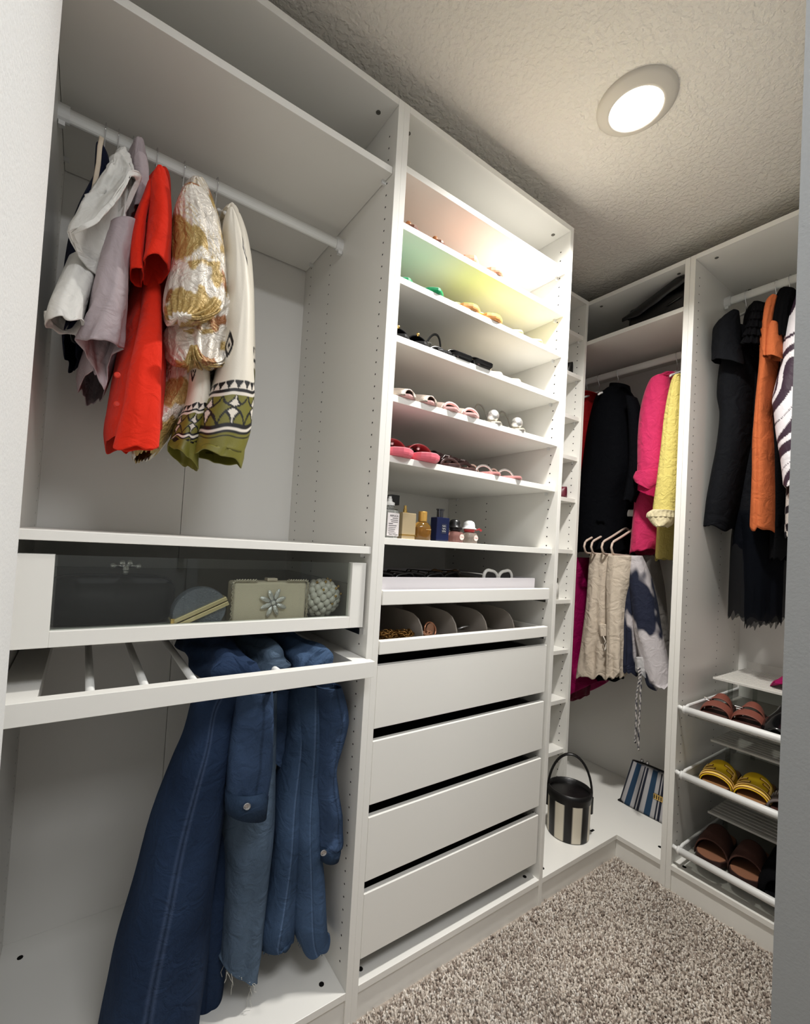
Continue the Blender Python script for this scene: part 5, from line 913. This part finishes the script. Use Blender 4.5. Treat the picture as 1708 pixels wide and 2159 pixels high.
for i in range(8):
    a=PI/8+i*PI/4; r=.019 if i%2==0 else .022; ctr=Vector((-.249+r*math.cos(a),.0535,dz+.050+r*math.sin(a))); ln=.0135 if abs(math.sin(2*a))>.5 else .009
    mb=MB(); u=Vector((math.cos(a),0,math.sin(a))); v=Vector((-math.sin(a),0,math.cos(a)))
    mb.rings([[tuple(ctr+u*ln*k*math.cos(b)+v*.0058*k*math.sin(b)+Vector((0,-h,0))) for b in np.linspace(0,2*PI,10,endpoint=False)] for k,h in ((1,0),(.95,.002),(.4,.005))]); mk('crystal',mb,CRY,br)
mk('crystal',MB().ball((-.249,.052,dz+.05),.0055,10,6),CRY,br)
g=thing('pearl_bag','small round bag covered in white pearls at right end of the drawer','handbag',(-.105,.10,dz))
PRL=c('pearl',(216,212,200),.18,coat=.4)
mk('lining',MB().ball((-.104,.105,dz+.049),.042,20,12,(1.12,.75,1.08)),c('bag_lining',(128,116,96),.8),g,smooth=True)
k=0
pm=bpy.data.meshes.new('pearl'); t_=MB().ball((0,0,0),.0098,12,8); pm.from_pydata(t_.v,[],t_.f); pm.polygons.foreach_set('use_smooth',[True]*len(pm.polygons)); pm.materials.append(PRL)
sm=MB().ball((0,0,0),.0038,8,5); sp=bpy.data.meshes.new('gold_bead'); sp.from_pydata(sm.v,[],sm.f); sp.materials.append(GOLDM)
for i in range(90):
    ph=math.acos(1-2*(i+.5)/90); th=i*2.39996; p=(-.104+.046*math.sin(ph)*math.cos(th),.105-.032*math.sin(ph)*math.sin(th)*1.1,dz+.0525+.0415*math.cos(ph))
    if p[1]>.125: continue
    o=bpy.data.objects.new('pearl',pm); COL.objects.link(o); o.parent=g; o.location=Vector(p)-LOC[g.name]
    if i%3==0:
        o=bpy.data.objects.new('gold_bead',sp); COL.objects.link(o); o.parent=g; o.location=Vector((p[0]*1+.009,p[1]-.004,p[2]+.008))-LOC[g.name]
# ---------------------------------------------------------------- shoes on the pull-out trays (heels towards the room)
TZ=lambda zt:zt-.0178
RB_=c('russet_leather',(118,66,54),.5)
for i,(y,l) in enumerate(((-.268,'russet brown cross strap sandal on top shoe tray, left of its pair'),(-.362,'russet brown cross strap sandal on top shoe tray, beside the patent shoe'))):
    shoe('russet_sandal',l,(1.262+.237,y,TZ(.663)),PI/2+.10,c('dark_brown_sole',(52,30,26),.6),c('dark_brown_footbed',(70,40,34),.6),[('band',RB_,.66,.84,.040,.3),('band',RB_,.44,.62,.058,.2),('buckle',CHROME,(.03,.16,.05),.011)],L=.24,w=.09,group='russet sandals')
shoe('patent_shoe','black patent shoe at the right end of the top shoe tray',(1.262+.237,-.450,TZ(.663)),PI/2+.08,BS,BS,[('band',PAT,.3,.98,.075,.8)],L=.24,w=.09)
YLW=c('yellow_canvas',(226,186,22),.6); YDK=c('yellow_dark',(110,60,20),.6); YST=c('amber_strip',(248,206,112),.55)
def ff(g,L,w,h,hh):
    # raised lettering strips that follow the arched band (t runs heel to toe, angle runs across the foot)
    def strip(t0,t1,a0,a1,m,off,name):
        t0,t1=min(t0,t1),max(t0,t1); a0,a1=min(a0,a1),max(a0,a1); R=[]
        for t in np.linspace(t0,t1,max(2,int((t1-t0)*60)+2)):
            f=np.clip((t-.5)/.38,0,1); ww=float(hw(np.array(t),w,'slide'))+.003+off; hz=hh*(1-.55*.92*f**1.3)+off; R.append([(ww*math.cos(a),t*L,h*.4+(hz+h*.6)*math.sin(a)**.8) for a in np.linspace(a0,a1,max(3,int((a1-a0)*9)+2))])
        mk(name,MB().rings(R,False,False,closed=False),m,g,smooth=True,local=True,solid=.0012)
    for off,d,D,m,nm in ((.0024,.010,.06,YDK,'letter_edge'),(.0038,.004,.02,YST,'letter_strip')):
        S=lambda *q:strip(q[0]-d,q[1]+d,q[2]-D,q[3]+D,m,off,nm)
        S(.845,.862,.2,2.95); S(.79,.806,.2,2.95)
        S(.60,.76,2.45,2.60); S(.60,.618,1.85,2.60); S(.675,.692,2.05,2.60)
        S(.60,.76,.56,.71); S(.742,.76,.56,1.36); S(.675,.692,.56,1.16)
for y,l in ((-.285,'yellow slipper with raised double letter pattern on middle tray, left of its pair'),(-.387,'yellow slipper with raised double letter pattern on middle tray, right of its pair')):
    g=shoe('yellow_slipper',l,(1.245+.237,y,TZ(.428)),PI/2+.10,c('dark_brown_sole'),c('amber_footbed',(150,108,70),.6),[('band',YLW,.50,.88,.060,.55)],L=.235,w=.094,k='slide',group='yellow slippers'); ff(g,.235,.094,.012,.060)
g=shoe('embroidered_mule','dark grey embroidered mule at the right end of the middle tray',(1.25+.237,-.482,TZ(.428)),PI/2+.08,BS,c('dark_brown_footbed'),[('band',c('charcoal_weave',(78,70,68),.8,bump=.9,bscale=160),.5,.84,.056,.5)],L=.24,w=.094,k='slide')
def mp(t,a,o): 
    f=(t-.5)/.34; return ((float(hw(np.array(t),.094,'slide'))+.003+o)*math.cos(a),t*.24,.0048+(.056*(1-.46*max(0,f)**1.3)+o+.0072)*math.sin(a)**.8)
for i in range(11):
    a=.55+i*.2; mk('embroidered_letter',MB().tube([mp(.62,a,.002),mp(.72,a+(.05 if i%2 else 0),.002)],.002,5),c('silver_thread',(150,142,136),.6),g,local=True)
mk('mule_edge',MB().tube([mp(.845,a,.001) for a in np.linspace(0.02,PI-.02,19)],.004,8),c('grey_trim',(108,98,96),.7),g,local=True,smooth=True)
SUE=c('brown_suede',(70,42,34),.95,bump=.6,bscale=300)
for y,l in ((-.278,'brown suede slipper on the bottom tray, left of its pair'),(-.378,'brown suede slipper on the bottom tray, right of its pair')):
    shoe('suede_slipper',l,(1.248+.237,y,TZ(.160)),PI/2+.10,c('dark_brown_sole'),c('tan_suede',(132,88,64),.9),[('band',SUE,.44,.84,.070,.35)],L=.24,w=.096,k='slide',h=.03,group='brown suede slippers')
shoe('furry_slipper','black furry slipper at the right end of the bottom tray',(1.245+.237,-.468,TZ(.160)),PI/2+.08,BS,FZM,[('band',FZM,.35,.97,.105,.6)],L=.24,w=.10,k='slide',h=.025)
